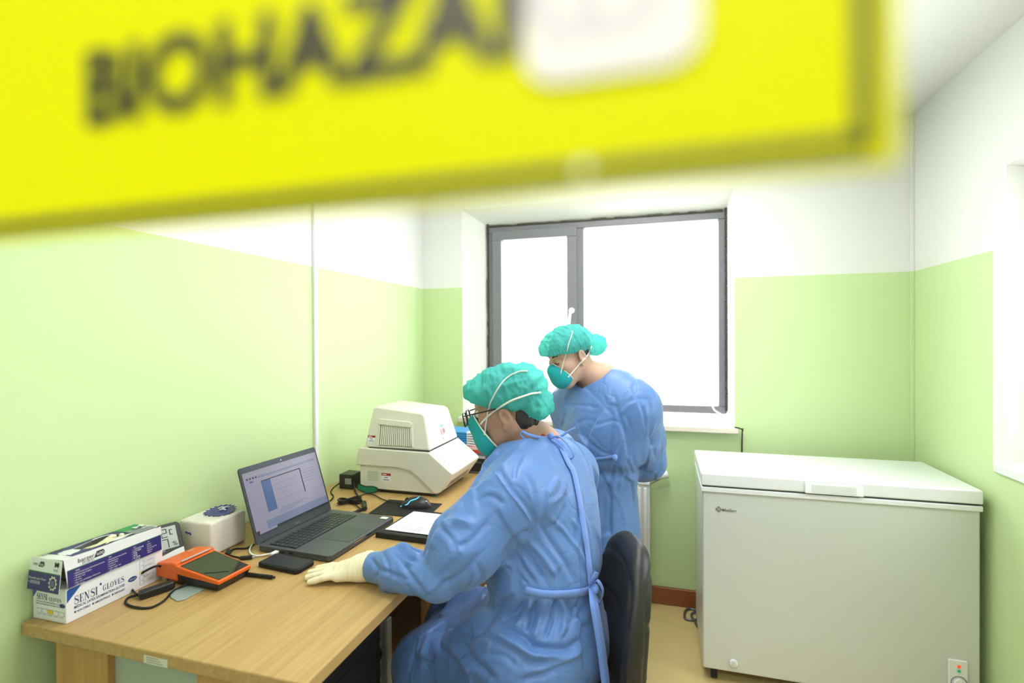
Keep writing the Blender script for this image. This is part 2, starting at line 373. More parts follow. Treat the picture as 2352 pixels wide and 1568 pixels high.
mat('film_purple', '33308e', .25, .6); mat('lcd_grey', 'b9c3bd', .35); mat('lcd_ink', '2b2f44', .5); mat('white_gloss', 'f2f3f2', .25, .5)
mat('orange_plastic', 'ee6a1e', .35, .5); mat('pos_screen', '2b2d22', .12, .5); mat('clear_grey', '9fb0ac', .2, .5)
mat('slate_grey', '3e4245', .42, .45); mat('laptop_grey', '46494c', .40, .5); mat('key_black', '2c2f33', .4, .5); mat('screen_bezel', '2e323c', .4)
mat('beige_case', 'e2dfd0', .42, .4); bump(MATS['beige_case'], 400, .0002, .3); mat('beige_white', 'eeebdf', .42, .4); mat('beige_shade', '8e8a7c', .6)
mat('strap_green', '0c7a55', .6); mat('sticker_red', 'a5242a', .5); mat('photo_pink', 'd79aa0', .4); mat('logo_teal', '6ed6b0', .5)
mat('folder_blue', '1f86c8', .4); mat('paper_white', 'eef0f4', .7); mat('orange_stock', 'e3662a', .6); mat('red_stock', 'd8504e', .6); mat('print_lines', 'b9bac6', .8)
mat('steel_grey', '6c6f72', .35, .5, .6); mat('glow_blue', '57c8ff', .4, emit='4fc4ff', es=1.3); mat('led_red', 'ff2010', .4, emit='ff2418', es=3); mat('led_orange', 'e04a20', .4, emit='ff4a20', es=.6); mat('led_green', '10a060', .4, emit='10c070', es=.3)
mat('freezer_white', 'd3d8d1', .28, .5); mat('freezer_lid', 'eceff0', .22, .5); mat('dark_gap', '3a3d3c', .7); mat('badge_grey', '858886', .4, .5, .2)
mat('radiator_white', 'e6e8e4', .4); mat('chair_leather', '1d1d1f', .42, .5); bump(MATS['chair_leather'], 180, .0008, .35); bump(MATS['chair_leather'], 14, .004, .25)
mat('chrome', 'c0c2c4', .2, .5, 1.0); mat('clear_case', 'b9c2c0', .15, .5)
mat('sign_black', '1a1a0c', .5); mat('sign_white', 'fbfbfb', .5)

# ------------------------------------------------------------------ biohazard sign on the door glass
def translucent(name, col, mix=.5, rough=.5):
    m = bpy.data.materials.new(name); m.use_nodes = True; n, l = m.node_tree.nodes, m.node_tree.links
    b = n['Principled BSDF']; b.inputs['Base Color'].default_value = s2l(col); b.inputs['Roughness'].default_value = rough; b.inputs['Specular IOR Level'].default_value = .12
    t = n.new('ShaderNodeBsdfTranslucent'); t.inputs[0].default_value = s2l(col); mx = n.new('ShaderNodeMixShader'); mx.inputs[0].default_value = mix
    l.new(b.outputs[0], mx.inputs[1]); l.new(t.outputs[0], mx.inputs[2]); l.new(mx.outputs[0], n['Material Output'].inputs[0]); MATS[name] = m; return m
translucent('sign_yellow', 'e2e400', .35); translucent('sign_patch_white', 'ffffff', .4)
SY = .100
sg = thing('biohazard_sign', 'large yellow biohazard sign with black border on the door glass', 'sign', (-.1, SY, 1.4184))
MB().box((-.255, SY, 1.4184), (.0382, SY+.0015, 1.632)).build('panel', 'sign_yellow', sg, .0008)
zb, xb = 1.4226, .0342
for q in ((-.2475, zb-.0013, xb, zb+.0013), (-.2475, 1.6238, xb, 1.6264), (-.2475, zb, -.2449, 1.625), (xb-.0027, zb, xb, 1.625)):
    MB().box((q[0], SY-.0006, q[1]), (q[2], SY, q[3])).build('border', 'sign_black', sg)
text('BIOHAZARD', 'lettering', 'sign_black', sg, (-.1475, SY-.0002, 1.4475), (1, 0, 0), (0, 0, 1), .0185, .149, bold=.0009)
# rounded white patch over the end of the word
pts = []
for cx, cz, a0 in ((.0005, 1.4465, -90), (.0005, 1.497, 0), (-.0195, 1.497, 90), (-.0195, 1.4465, 180)):
    pts += [(cx+.0065*math.cos(math.radians(a0+k*15)), cz+.0065*math.sin(math.radians(a0+k*15))) for k in range(7)]
patch('white_patch', 'sign_patch_white', sg, (0, SY-.0008, 0), (1, 0, 0), (0, 0, 1), pts, .0006)
MB().cyl((-.0145, SY-.0012, 1.4226), (-.0145, SY, 1.4226), .0012).build('rivet', 'sticker_paper', sg)
# biohazard trefoil above the frame's edge
mb = MB()
for k in range(3):
    a = math.radians(90+120*k); c = (-.11+.024*math.cos(a), 1.555+.024*math.sin(a))
    n = 28; ring = []
    for i in range(n):
        t = a+math.radians(28)+(2*math.pi-math.radians(56))*i/(n-1)
        ring.append((c[0]+.024*math.cos(t), c[1]+.024*math.sin(t), c[0]+(.024-.008)*math.cos(t)+.003*math.cos(a), c[1]+(.024-.008)*math.sin(t)+.003*math.sin(a)))
    v = []
    for x0, z0, x1, z1 in ring: v += [(x0, SY-.0005, z0), (x1, SY-.0005, z1)]
    mb.add(v, [(2*i, 2*i+1, 2*i+3, 2*i+2) for i in range(n-1)])
mb.build('hazard_symbol', 'sign_black', sg)

# ------------------------------------------------------------------ desk
dk0, dk1, dx0, dx1 = .782, 2.52, XL+.004, -.622
dk = thing('office_desk', 'long beech laminate desk against the green left wall', 'desk', ((dx0+dx1)/2, 1.6, 0))
MB().box((dx0, dk0, T-.028), (dx1, dk1, T)).build('desk_top', 'beech_laminate', dk, .003)
MB().box((dx0+.06, dk0+.03, 0), (-1.150, dk0+.055, T-.028)).build('end_panel', 'beech_panel', dk, .001)
MB().box((-.905, dk0+.03, 0), (-.745, dk0+.055, T-.028)).build('end_panel', 'beech_panel', dk, .001)
MB().box((-1.150, dk0+.045, .03), (-.905, dk0+.06, T-.052)).build('infill_panel', 'grey_green_panel', dk, .001)
MB().box((-1.150, dk0+.052, T-.052), (-.905, dk0+.07, T-.028)).build('shadow_gap', 'black_edge', dk)
MB().box((-1.150, dk0+.06, 0), (-.905, dk0+.10, .03)).build('plinth', 'black_edge', dk)
MB().box((dx0+.06, dk0+.055, 0), (dx0+.08, dk1-.03, T-.028)).build('back_panel', 'beech_panel', dk)
MB().box((dx0+.06, dk1-.06, 0), (dx1-.03, dk1-.035, T-.028)).build('far_end_panel', 'beech_panel', dk)
for z0, z1 in ((.08, .30), (.31, .50), (.51, .70)):
    d = MB().box((-.99, 1.98, z0), (-.68, 1.998, z1)).build('drawer', 'beech_panel', dk, .002)
    MB().tube([(-.90, 1.98, (z0+z1)/2), (-.90, 1.955, (z0+z1)/2), (-.77, 1.955, (z0+z1)/2), (-.77, 1.98, (z0+z1)/2)], .005, spline=False).build('drawer_handle', 'chrome', d)
MB().box((-1.0, 2.0, .06), (-.67, 2.44, T-.028)).build('pedestal', 'beech_panel', dk)
# little inventory sticker on the near edge
so_ = (-1.008, dk0, T-.0265)
st = patch('inventory_sticker', 'sticker_paper', dk, so_, (1, 0, 0), (0, 0, 1), rect(0, 0, .062, .016), .0005)
for k in range(3): patch('sticker_line', 'print_grey', st, so_, (1, 0, 0), (0, 0, 1), rect(.008, .003+k*.0045, .05-.006*k, .0045+k*.0045), .0007)
# computer tower standing under the near end of the desk
pc = thing('computer_tower', 'black computer tower in the shade under the desk', 'computer', (-.80, 1.12, 0))
MB().box((-.98, .90, .02), (-.795, 1.33, .56)).build('case', 'black_matte', pc, .006)
MB().box((-.795, .93, .06), (-.7935, 1.30, .52)).build('side_panel', 'black_plastic', pc)
for a, b in ((-.96, .93), (-.81, .93), (-.96, 1.30), (-.81, 1.30)): MB().cyl((a, b, 0), (a, b, .02), .012).build('foot', 'dark_rubber', pc)
# power strip with red lamp, and its loose cable
ps = thing('power_strip', 'translucent power strip with a red lamp hanging under the desk', 'power strip', tuple(P(862, 1490, 1.75)))
ps.location.z = 0
c = P(868, 1455, 1.75)
MB().box((c[0]-.035, c[1]-.02, 0.0), (c[0]+.045, c[1]+.02, c[2]+.06)).build('housing', 'clear_case', ps, .008)
for k in range(3): MB().cyl((c[0]+.005, c[1]-.02, c[2]-.02-.06*k), (c[0]+.005, c[1]-.024, c[2]-.02-.06*k), .018).build('socket', 'white_plastic', ps)
MB().box((c[0]-.012, c[1]-.025, c[2]), (c[0]+.002, c[1]-.02, c[2]+.01)).build('red_lamp', 'led_red', ps)
q = [tuple(P(x, y, 1.72)) for x, y in ((822, 1483), (850, 1482), (872, 1495), (868, 1515), (840, 1520), (815, 1515))]
q += [(q[-1][0]-.02, q[-1][1]+.05, .2), (q[-1][0]-.02, q[-1][1]+.06, .008), (q[-1][0]+.15, q[-1][1]+.1, .006)]
tag(MB().tube(q, .006).build('power_cable', 'black_matte', smooth=True), 'black cable looping below the power strip under the desk', 'cable')

# ------------------------------------------------------------------ glove boxes
bx1, bx0, by0, by1, bz1 = -1.262, XL+.006, .804, 1.032, T+.077
gb = thing('glove_box', 'white latex glove carton with blue corner on the desk, under the purple one', 'box', ((bx0+bx1)/2, .92, T))
MB().box((bx0, by0, T+.0005), (bx1, by1, bz1)).build('carton', 'carton_white', gb, .0012)
U, V = (0, 1, 0), (0, 0, 1); O = (bx1, by0, T); E = .0005
patch('blue_corner', 'carton_blue', gb, O, U, V, [(.002, .072), (.002, .046), (.032, .075), (.006, .075)], E)
def arcpoly(cx, cy, rx, ry, ix, iy, a0, a1, n=20):
    o, i = [], []
    for k in range(n+1):
        t = math.radians(a0+(a1-a0)*k/n); o.append((cx+rx*math.cos(t), cy+ry*math.sin(t))); i.append((cx+ix*math.cos(t), cy+iy*math.sin(t)))
    return [[o[k], o[k+1], i[k+1], i[k]] for k in range(n)]
def sstroke():
    pts = [(.80, .78), (.72, .93), (.50, .99), (.28, .95), (.18, .80), (.24, .66), (.50, .54), (.76, .40), (.83, .24), (.72, .06), (.46, .01), (.22, .06), (.12, .26)]
    wd = [.02, .03, .05, .08, .12, .16, .18, .17, .13, .08, .05, .03, .02]; q = []
    p = [Vector((a, b, 0)) for a, b in pts]
    L_, R2 = [], []
    for k in range(len(p)):
        d = (p[min(k+1, len(p)-1)]-p[max(k-1, 0)]).normalized(); n = Vector((-d.y, d.x, 0))*wd[k]/2; L_.append(p[k]+n); R2.append(p[k]-n)
    L_, R2 = cat(L_, k=3), cat(R2, k=3)
    return [[tuple(v)[:2] for v in (L_[k], L_[k+1], R2[k+1], R2[k])] for k in range(len(L_)-1)]+[rect(.76, .68, .82, .98), rect(.10, .03, .16, .34)]
ROMAN = {'E': (.80, [rect(.14, 0, .34, 1), rect(.02, .96, .76, 1), rect(.68, .76, .76, 1), rect(.02, 0, .80, .04), rect(.72, 0, .80, .28), rect(.3, .49, .60, .53), rect(.54, .40, .60, .62)]),
 'N': (1.0, [rect(.14, 0, .20, .97), rect(.80, 0, .86, 1), [(.06, 1), (.30, 1), (.86, .04), (.86, 0), (.76, 0)], rect(.02, 0, .32, .04), rect(.68, .96, .98, 1), rect(0, .96, .2, 1)]),
 'I': (.46, [rect(.14, 0, .34, 1), rect(.02, 0, .46, .04), rect(.02, .96, .46, 1)]), 'L': (.78, [rect(.14, 0, .34, 1), rect(.02, .96, .46, 1), rect(.02, 0, .78, .04), rect(.70, 0, .78, .30)]),
 'V': (.92, [[(.08, 1), (.30, 1), (.54, .14), (.50, 0), (.44, 0)], [(.46, 0), (.52, 0), (.86, 1), (.80, 1)], rect(0, .96, .40, 1), rect(.66, .96, .98, 1)]),
 'O': (1.0, arcpoly(.5, .5, .46, .51, .27, .47, 0, 360, 28)), 'G': (1.0, arcpoly(.52, .5, .46, .51, .28, .47, 50, 318, 22)+[rect(.72, .06, .90, .42), rect(.60, .40, .98, .44), rect(.80, .72, .86, .97)]), 'S': (.86, sstroke())}
def roman(word, m, par, o, u, v, cap, width, lift=.0007):
    tot = sum(ROMAN[c][0]+.14 for c in word)-.14; sx = width/tot; x = 0; mb = MB(); o, u, v = Vector(o), Vector(u), Vector(v); n = u.cross(v)
    for c in word:
        for poly in ROMAN[c][1]: mb.add([o+u*((x+a)*sx)+v*(b*cap)+n*lift for a, b in poly], [tuple(range(len(poly)))])
        x += ROMAN[c][0]+.14
    return mb.build('lettering', m, par)
roman('SENSI', 'ink_blue', gb, (bx1, by0+.016, T+.0355), U, V, .0185, .050)
roman('GLOVES', 'ink_blue', gb, (bx1, by0+.077, T+.0375), U, V, .0135, .050)
def serif(o, U, V, parent, segs, t=.0012):
    for a, b, w in segs: patch('lettering', 'ink_blue', parent, o, U, V, rect(a-w/2, b-t/2, a+w/2, b+t/2), .0007)
patch('registered_mark', 'ink_blue', gb, O, U, V, oval(.073, .056, .0022, .003, 12), E)
text('MEDICAL LATEX EXAMINATION GLOVES', 'lettering', 'ink_blue', gb, (bx1, by0+.016, T+.0265), U, V, .0058, .112, bold=.0001)
text('● NON STERILE   ● AMBIDEXTROUS   ● DISPOSABLE', 'lettering', 'ink_blue', gb, (bx1, by0+.016, T+.0165), U, V, .0045, .112, bold=.00008)
bo = patch('blue_oval', 'ink_blue', gb, O, U, V, oval(.148, .034, .011, .006), E); text('MEDICAL', 'lettering', 'print_white', bo, (bx1+.0005, by0+.1395, T+.0325), U, V, .003, .017)
for k, (s, c) in enumerate((('X-SMALL', None), ('SMALL', None), ('MEDIUM', 'label_yellow'), ('LARGE', None), ('X-LARGE', None))):
    z = .060-.0125*k
    f = patch('size_box', 'ink_blue', gb, O, U, V, rect(.166, z, .206, z+.0095), .0003)
    patch('size_field', 'carton_white', f, O, U, V, rect(.1665, z+.0004, .1755, z+.0091), .0005)
    if c: patch('size_tick', c, f, O, U, V, rect(.1675, z+.0012, .1747, z+.0083), .0007)
    patch('size_field', 'carton_white', f, O, U, V, rect(.1765, z+.0004, .2055, z+.0091), .0005)
    text(s, 'lettering', 'ink_blue', f, (bx1, by0+.1775, T+z+.0028), U, V, .0042, .026)
U2 = (1, 0, 0); O2 = (bx0, by0, T)
patch('blue_corner', 'carton_blue', gb, O2, U2, V, [(.001, .072), (.001, .048), (.022, .074), (.003, .075)], E)
roman('SENSI', 'ink_blue', gb, (bx0+.013, by0, T+.046), U2, V, .0130, .034); roman('GLOVES', 'ink_blue', gb, (bx0+.052, by0, T+.0455), U2, V, .0088, .038)
text('MEDICAL LATEX EXAMINATION GLOVES', 'lettering', 'ink_blue', gb, (bx0+.012, by0, T+.0395), U2, V, .0035, .077)
text('● NON STERILE ● AMBIDEXTROUS ● DISPOSABLE', 'lettering', 'ink_blue', gb, (bx0+.012, by0, T+.0345), U2, V, .0028, .077)
patch('blue_oval', 'ink_blue', gb, O2, U2, V, oval(.0935, .0395, .0085, .0045), E)
for k in range(5):
    f = patch('size_box', 'ink_blue', gb, O2, U2, V, rect(.013+k*.0175, .016, .0285+k*.0175, .0255), .0003)
    patch('size_field', 'label_yellow' if k == 2 else 'carton_white', f, O2, U2, V, rect(.0134+k*.0175, .0164, .0281+k*.0175, .0251), .0005)
    text(('X-SMALL', 'SMALL', 'MEDIUM', 'LARGE', 'X-LARGE')[k], 'lettering', 'ink_blue', f, (bx0+.0145+k*.0175, by0, T+.0125), U2, V, .0022, .012)

# upper carton, a little askew, end flap bulging open
ub = thing('glove_box', 'open purple and white latex glove carton lying on top of the other', 'box', ((bx0+bx1)/2, .92, bz1))
ua, ub_, uz0, uz1 = bx0+.006, bx1+.004, bz1+.0005, bz1+.0665   # x from..to
uy0, uy1 = .800, 1.028
sk = .012                                                     # top edge leans towards the wall
c0 = [(ua, uy0+.008, uz0), (ub_, uy0+.006, uz0), (ub_, uy1, uz0), (ua, uy1, uz0)]
c1 = [(ua+.012, uy0+.004, uz1-.004), (ub_-.004, uy0, uz1), (ub_-.004, uy1, uz1-.006), (ua+.014, uy1, uz1-.008)]
# walls as separate sheets so that the top can have a real hole
mb = MB()
for i in (1, 2, 3):
    j = (i+1) % 4; mb.add([c0[i], c0[j], c1[j], c1[i]], [(0, 1, 2, 3)])
mb.add(c0, [(3, 2, 1, 0)])
mb.build('carton', 'carton_white', ub)
cx_, cy_ = (ua+ub_)/2+.003, .905
def topz(x, y):
    a = (x-c1[0][0])/(c1[1][0]-c1[0][0]); b = (y-uy0)/(uy1-uy0)
    return (c1[0][2]*(1-a)+c1[1][2]*a)*(1-b)+(c1[3][2]*(1-a)+c1[2][2]*a)*b
n = 48; hole = []; outer = []
for i in range(n):
    t = 2*math.pi*i/n
    hx, hy = cx_+.026*math.cos(t), cy_+.055*math.sin(t)
    s = min(abs(((c1[1][0] if math.cos(t) > 0 else c1[0][0])-cx_)/(math.cos(t)+1e-9)), abs(((uy1 if math.sin(t) > 0 else uy0)-cy_)/(math.sin(t)+1e-9)))
    ox, oy = cx_+s*math.cos(t), cy_+s*math.sin(t)
    hole.append((hx, hy, topz(hx, hy)+.001+.002*math.sin(3*t))); outer.append((ox, oy, topz(ox, oy)))
tp = MB().add(hole+outer, [(i, (i+1) % n, (i+1) % n+n, i+n) for i in range(n)]).build('lid', 'carton_white', ub)
m2 = tp.modifiers.new('solid', 'SOLIDIFY'); m2.thickness = .0006; m2.offset = -1
MB().box((ua+.004, uy0+.03, uz0+.002), (ub_-.004, uy1-.004, uz0+.03)).build('inner_liner', 'carton_inside', ub)
# prints on the lid : sheets laid just above it, with the hole left free
def lidpatch(name, m, quads, par=tp, h=.0012):
    mb = MB()
    for q in quads: mb.add([(x, y, topz(x, y)+h) for x, y in q], [tuple(range(len(q)))])
    return mb.build(name, m, par)
def ringpart(r_in, r_out, t0, t1, N=24):
    out = []
    for i in range(N):
        a, b = t0+(t1-t0)*i/N, t0+(t1-t0)*(i+1)/N
        def pt(t, k):
            hx, hy = .0265*math.cos(t), .0555*math.sin(t)
            if k == 0: return (cx_+hx, cy_+hy)
            X = max(-.040, min(.040, 3*hx)); Y = max(-.085, min(.062, 3*hy)); return (cx_+X, cy_+Y)
        out.append([pt(a, 0), pt(b, 0), pt(b, 1), pt(a, 1)])
    return out
lidpatch('purple_print', 'carton_purple', ringpart(0, 1, 0, 2*math.pi, 60))
lidpatch('green_print', 'carton_green', [[(cx_-.040, cy_+.064), (cx_-.006, cy_+.064), (cx_-.006, uy1-.006), (cx_-.040, uy1-.006)]], h=.0016)
lidpatch('grey_print', 'carton_grey', [[(cx_-.006, cy_+.064), (cx_+.040, cy_+.064), (cx_+.040, uy1-.006), (cx_-.006, uy1-.006)]], h=.0016)
text('M', 'lettering', 'print_white', tp, (cx_+.006, uy1-.038, uz1-.002), (0, 1, 0), (-1, 0, 0), .014, .022, bold=.001)
text('中号', 'lettering', 'print_white', tp, (cx_+.026, uy1-.034, uz1-.002), (0, 1, 0), (-1, 0, 0), .008, .02)
text('barzer', 'lettering', 'ink_black', tp, (cx_-.043, uy0+.004, uz1-.0025), (0, 1, 0), (-.0, 0, 1), .001, .03)
text('barzer', 'lettering', 'ink_black', tp, (cx_-.028, uy0+.006, uz1-.0015), (0, 1, 0), (-1, 0, 0), .011, .045)
# printed glove picture beside the hole
gp = [(.000, -.008), (.012, -.012), (.034, -.010), (.05, -.004), (.075, .004), (.078, .016), (.05, .017), (.03, .016), (.018, .020), (.006, .030), (.001, .027), (.010, .014),
      (-.012, .019), (-.030, .021), (-.031, .017), (-.012, .012), (-.034, .012), (-.035, .008), (-.012, .006), (-.034, .003), (-.034, -.001), (-.011, .000), (-.026, -.006), (-.025, -.010), (-.008, -.006)]
lidpatch('glove_picture', 'latex', [[(cx_+.020+.62*b, cy_-.012+.95*a) for a, b in gp]], h=.0022)
# crumpled glove peeping from the hole
mb = MB(); random.seed(5)
for (x, y, z, r) in ((0, -.02, -.012, (.018, .03, .012)), (.006, .012, -.006, (.014, .026, .014)), (-.006, .03, -.004, (.012, .016, .012)), (.012, .045, .004, (.006, .008, .009)), (.004, .028, .006, (.005, .012, .006))):
    mb.sph((cx_+x, cy_+y, uz1+z*.8-.008), tuple(v*.85 for v in r), 10)
gl = tag(mb.build('latex_glove', 'latex', None, smooth=True), 'crumpled cream latex glove peeping out of the purple carton', 'glove')
tx = bpy.data.textures.new('crumple', 'CLOUDS'); tx.noise_scale = .012
dm = gl.modifiers.new('crumple', 'DISPLACE'); dm.texture = tx; dm.strength = .008; dm.texture_coords = 'GLOBAL'
# right face of the upper carton (leaning plane)
fo = Vector(c0[1]); fu = (Vector(c0[2])-fo); Lr = fu.length; fu.normalize(); fv = (Vector(c1[2])-Vector(c0[2])); Hr = fv.length; fv.normalize()
fo = Vector((ub_, uy0+.006, uz0))
E = .0007
patch('purple_print', 'carton_purple', ub, fo, fu, fv, [(0, .001), (Lr-.002, .001), (Lr-.002, .038), (0, .038)], E, .0004)
patch('green_line', 'carton_dkgreen', ub, fo, fu, fv, rect(0, .038, Lr-.002, .040), E, .0004)
text('barzer', 'lettering', 'ink_black', ub, fo+fu*.022+fv*.0485, fu, fv, .0095, .034, lift=.0012)
pl = patch('black_plate', 'ink_black', ub, fo, fu, fv, [(.057, .046), (.074, .046), (.079, .049), (.080, .054), (.077, .059), (.063, .059)], E, .0004)
text('600', 'lettering', 'print_white', pl, fo+fu*.0615+fv*.0492, fu, fv, .0068, .0155, lift=.0015)
text('巴泽尔', 'lettering', 'ink_black', ub, fo+fu*.03+fv*.042, fu, fv, .0045, .025, lift=.0012)
cols = [(.012, ['DE', '• Natürliche Latex Einmalhandschuhe', '• Beidhändig tragbar', '• Puder frei', '• Perlée', '• Nur zum einmaligen Gebrauch', '• 100 stück'], .066),
        (.084, ['EN', '• Disposable latex gloves', '• Ambidextrous', '• Powder free', '• Textured', '• Only single use', '• 100 pieces'], .045),
        (.142, ['CN', '• 一次性乳胶手套', '• 左右手通用', '• 无粉', '• 麻面', '• 单次使用', '• 100只'], .030),
        (.180, ['FR', '• Ambidextre', '• Sans poudre', '• pointes de doigts nervés', '• Usage unique', '• 100 pièces'], .026)]
for x, ls, w_ in cols:
    mx_ = max(len(s) for s in ls)
    for k, s in enumerate(ls):
        text(s, 'lettering', 'print_white', ub, fo+fu*(x if k else x+.004)+fv*(.0325-.0052*k), fu, fv, .0031, w_*max(.12, len(s)/mx_), lift=.0014)
# near end flap, swung out at the bottom
ea, eb = Vector((ua+.001, uy0-.012, uz0-.001)), Vector((ub_-.004, uy0-.009, uz0-.004)); ec = Vector((ub_-.005, uy0-.001, uz1-.002)); ea.x += .004; ed = ea+ec-eb
fl_ = MB().prism([ea, eb, ec, ed], (0, -.0008, -.0003)).build('end_flap', 'carton_white', ub)
eu = (eb-ea); Lf = eu.length; eu.normalize(); ev = ((ec+ed)/2-(ea+eb)/2); Hf = ev.length; ev.normalize()
def ep(a, b): return ea*(1-a)*(1-b)+eb*a*(1-b)+ec*a*b+ed*(1-a)*b
def epatch(name, m, pts, h=.0012): 
    return MB().prism([ep(a, b)+Vector((0, -h, -h*.3)) for a, b in pts], (0, -.0003, -.0001)).build(name, m, fl_)
epatch('purple_print', 'carton_purple', rect(0, 0, 1, .56)); epatch('green_line', 'carton_dkgreen', rect(0, .56, 1, .59))
text('M', 'lettering', 'ink_black', fl_, ep(.80, .80)+Vector((0, -.0016, 0)), eu, ev, .010, .011, bold=.0005)
text('中号', 'lettering', 'ink_black', fl_, ep(.78, .66)+Vector((0, -.0016, 0)), eu, ev, .005, .012)
epatch('black_plate', 'ink_black', [(.28, .74), (.42, .74), (.47, .80), (.45, .90), (.34, .90)])
text('600', 'lettering', 'print_white', fl_, ep(.33, .77)+Vector((0, -.0018, 0)), eu, ev, .005, .011); text('zer', 'lettering', 'ink_black', fl_, ep(.12, .77)+Vector((0, -.0016, 0)), eu, ev, .0065, .016)
text('Disposable Latex Gloves', 'lettering', 'print_white', fl_, ep(.03, .34)+Vector((0, -.0016, 0)), eu, ev, .0045, .050)
text('一次性乳胶手套', 'lettering', 'print_white', fl_, ep(.03, .20)+Vector((0, -.0016, 0)), eu, ev, .0055, .034)
for k in range(10):
    t = 2*math.pi*k/10; epatch('seal_dot', 'latex', oval(.79+.115*math.cos(t), .30+.20*math.sin(t), .018, .03, 8), .0016)
epatch('seal_ring', 'latex', oval(.79, .30, .105, .185, 24), .0014); epatch('seal_disc', 'carton_purple', oval(.79, .30, .09, .158, 24), .0018)
for k in range(5): epatch('seal_line', 'print_grey', rect(.735, .22+.036*k, .845, .232+.036*k), .0022)

# ------------------------------------------------------------------ thermo-hygrometer leaning behind the cartons
hy = thing('thermo_hygrometer', 'black and white digital thermometer hygrometer leaning behind glove cartons', 'thermometer', (-1.30, 1.12, T))
def slab(name, m, parent, o, u, v, pts, th, bevel=0):
    n = Vector(u).cross(Vector(v)).normalized(); return MB().prism(quad3(o, u, v, pts), n*th).build(name, m, parent, bevel)
hu = Vector((.36, .93, 0)).normalized(); hv = Vector((-.50, .12, .86)); hv = (hv-hu*hv.dot(hu)).normalized(); ho = Vector((-1.312, 1.045, T+.002))
hn = hu.cross(hv); hu = hu*.86; hv = hv*.76
slab('body', 'black_plastic', hy, ho-hn*.014, hu, hv, [(0, .0), (.098, .0), (.098, .150), (.09, .158), (.008, .158), (0, .150)], .014, .002)
slab('white_panel', 'white_gloss', hy, ho, hu, hv, [(.002, .002), (.096, .002), (.096, .060), (.07, .056), (.03, .045), (.002, .036)], .0012)
sc_ = slab('lcd_screen', 'lcd_grey', hy, ho, hu, hv, rect(.012, .066, .084, .146), .001)
def seg7(ch, x, y, w, h, t=.0026):
    S = {'0': 'abcdef', '1': 'bc', '2': 'abged', '3': 'abgcd', '7': 'abc', '5': 'afgcd', '9': 'abfgcd', 'C': 'afed'}[ch]
    R = dict(a=(x, y+h-t, x+w, y+h), d=(x, y, x+w, y+t), g=(x, y+h/2-t/2, x+w, y+h/2+t/2), f=(x, y+h/2, x+t, y+h), e=(x, y, x+t, y+h/2), b=(x+w-t, y+h/2, x+w, y+h), c=(x+w-t, y, x+w, y+h/2))
    for s in S: slab('digit_segment', 'lcd_ink', sc_, ho, hu, hv, rect(*R[s]), .0016)
for ch, x, y, w_, h in (('2', .018, .108, .017, .032), ('2', .040, .108, .017, .032), ('C', .064, .114, .009, .020), ('3', .018, .070, .017, .032), ('7', .040, .070, .017, .032)): seg7(ch, x, y, w_, h)
text('%', 'lettering', 'lcd_ink', sc_, ho+hu*.066+hv*.072, hu, hv, .012, .012, lift=.002)
text('HUMIDITY', 'lettering', 'print_white', hy, ho+hu*.008+hv*.058, hu, hv, .005, .03)

# ------------------------------------------------------------------ tissue pack
tp0, tp1 = (-1.362, 1.165), (-1.243, 1.295)
ts = thing('tissue_pack', 'white paper tissue pack with purple film label on the desk', 'tissue pack', (-1.30, 1.23, T))
bm = bmesh.new(); bmesh.ops.create_cube(bm, size=1); bmesh.ops.subdivide_edges(bm, edges=bm.edges, cuts=9, use_grid_fill=True)
random.seed(11)
for v in bm.verts:
    x, y, z = v.co
    bul = 1+.02*math.cos(math.pi*x)*math.cos(math.pi*z)
    v.co = Vector((tp0[0]+(x*bul+.5)*(tp1[0]-tp0[0]), tp0[1]+(y*bul+.5)*(tp1[1]-tp0[1])+.12*(0), T+.001+(z+.5)*.098+random.uniform(-1, 1)*.0012*(1 if z > -.45 else 0)))
me = bpy.data.meshes.new('wrap'); bm.to_mesh(me); bm.free(); wr = meshobj('wrap', me, 'tissue_paper', ts, True)
bv = wr.modifiers.new('bevel', 'BEVEL'); bv.width = .008; bv.segments = 3; bv.limit_method = 'ANGLE'; bv.angle_limit = math.radians(50)
mb = MB(); star = []
for i in range(36):
    t = 2*math.pi*i/36; r = 1.0 if i % 2 else .82
    star.append((-1.298+.048*r*math.cos(t), 1.250+.044*r*math.sin(t)))
mb.prism([(x, y, T+.1005+.006*max(0, (y-1.235)/.04)) for x, y in star], (0, 0, .0008))
fm = mb.build('film_label', 'film_purple', ts)
for (cx, cy, a) in ((-1.303, 1.262, .5), (-1.293, 1.268, 1.0), (-1.287, 1.250, .2)):
    MB().tube([(cx-.010*math.cos(a), cy-.010*math.sin(a), T+.106), (cx, cy, T+.110), (cx+.010*math.cos(a), cy+.010*math.sin(a), T+.107)], .0025).build('film_print', 'print_white', fm, smooth=True)
MB().tube([(-1.335, 1.1645, T+.066), (-1.325, 1.1635, T+.064), (-1.318, 1.1635, T+.064), (-1.315, 1.1640, T+.059)], .0022).build('ink_mark', 'film_purple', ts)

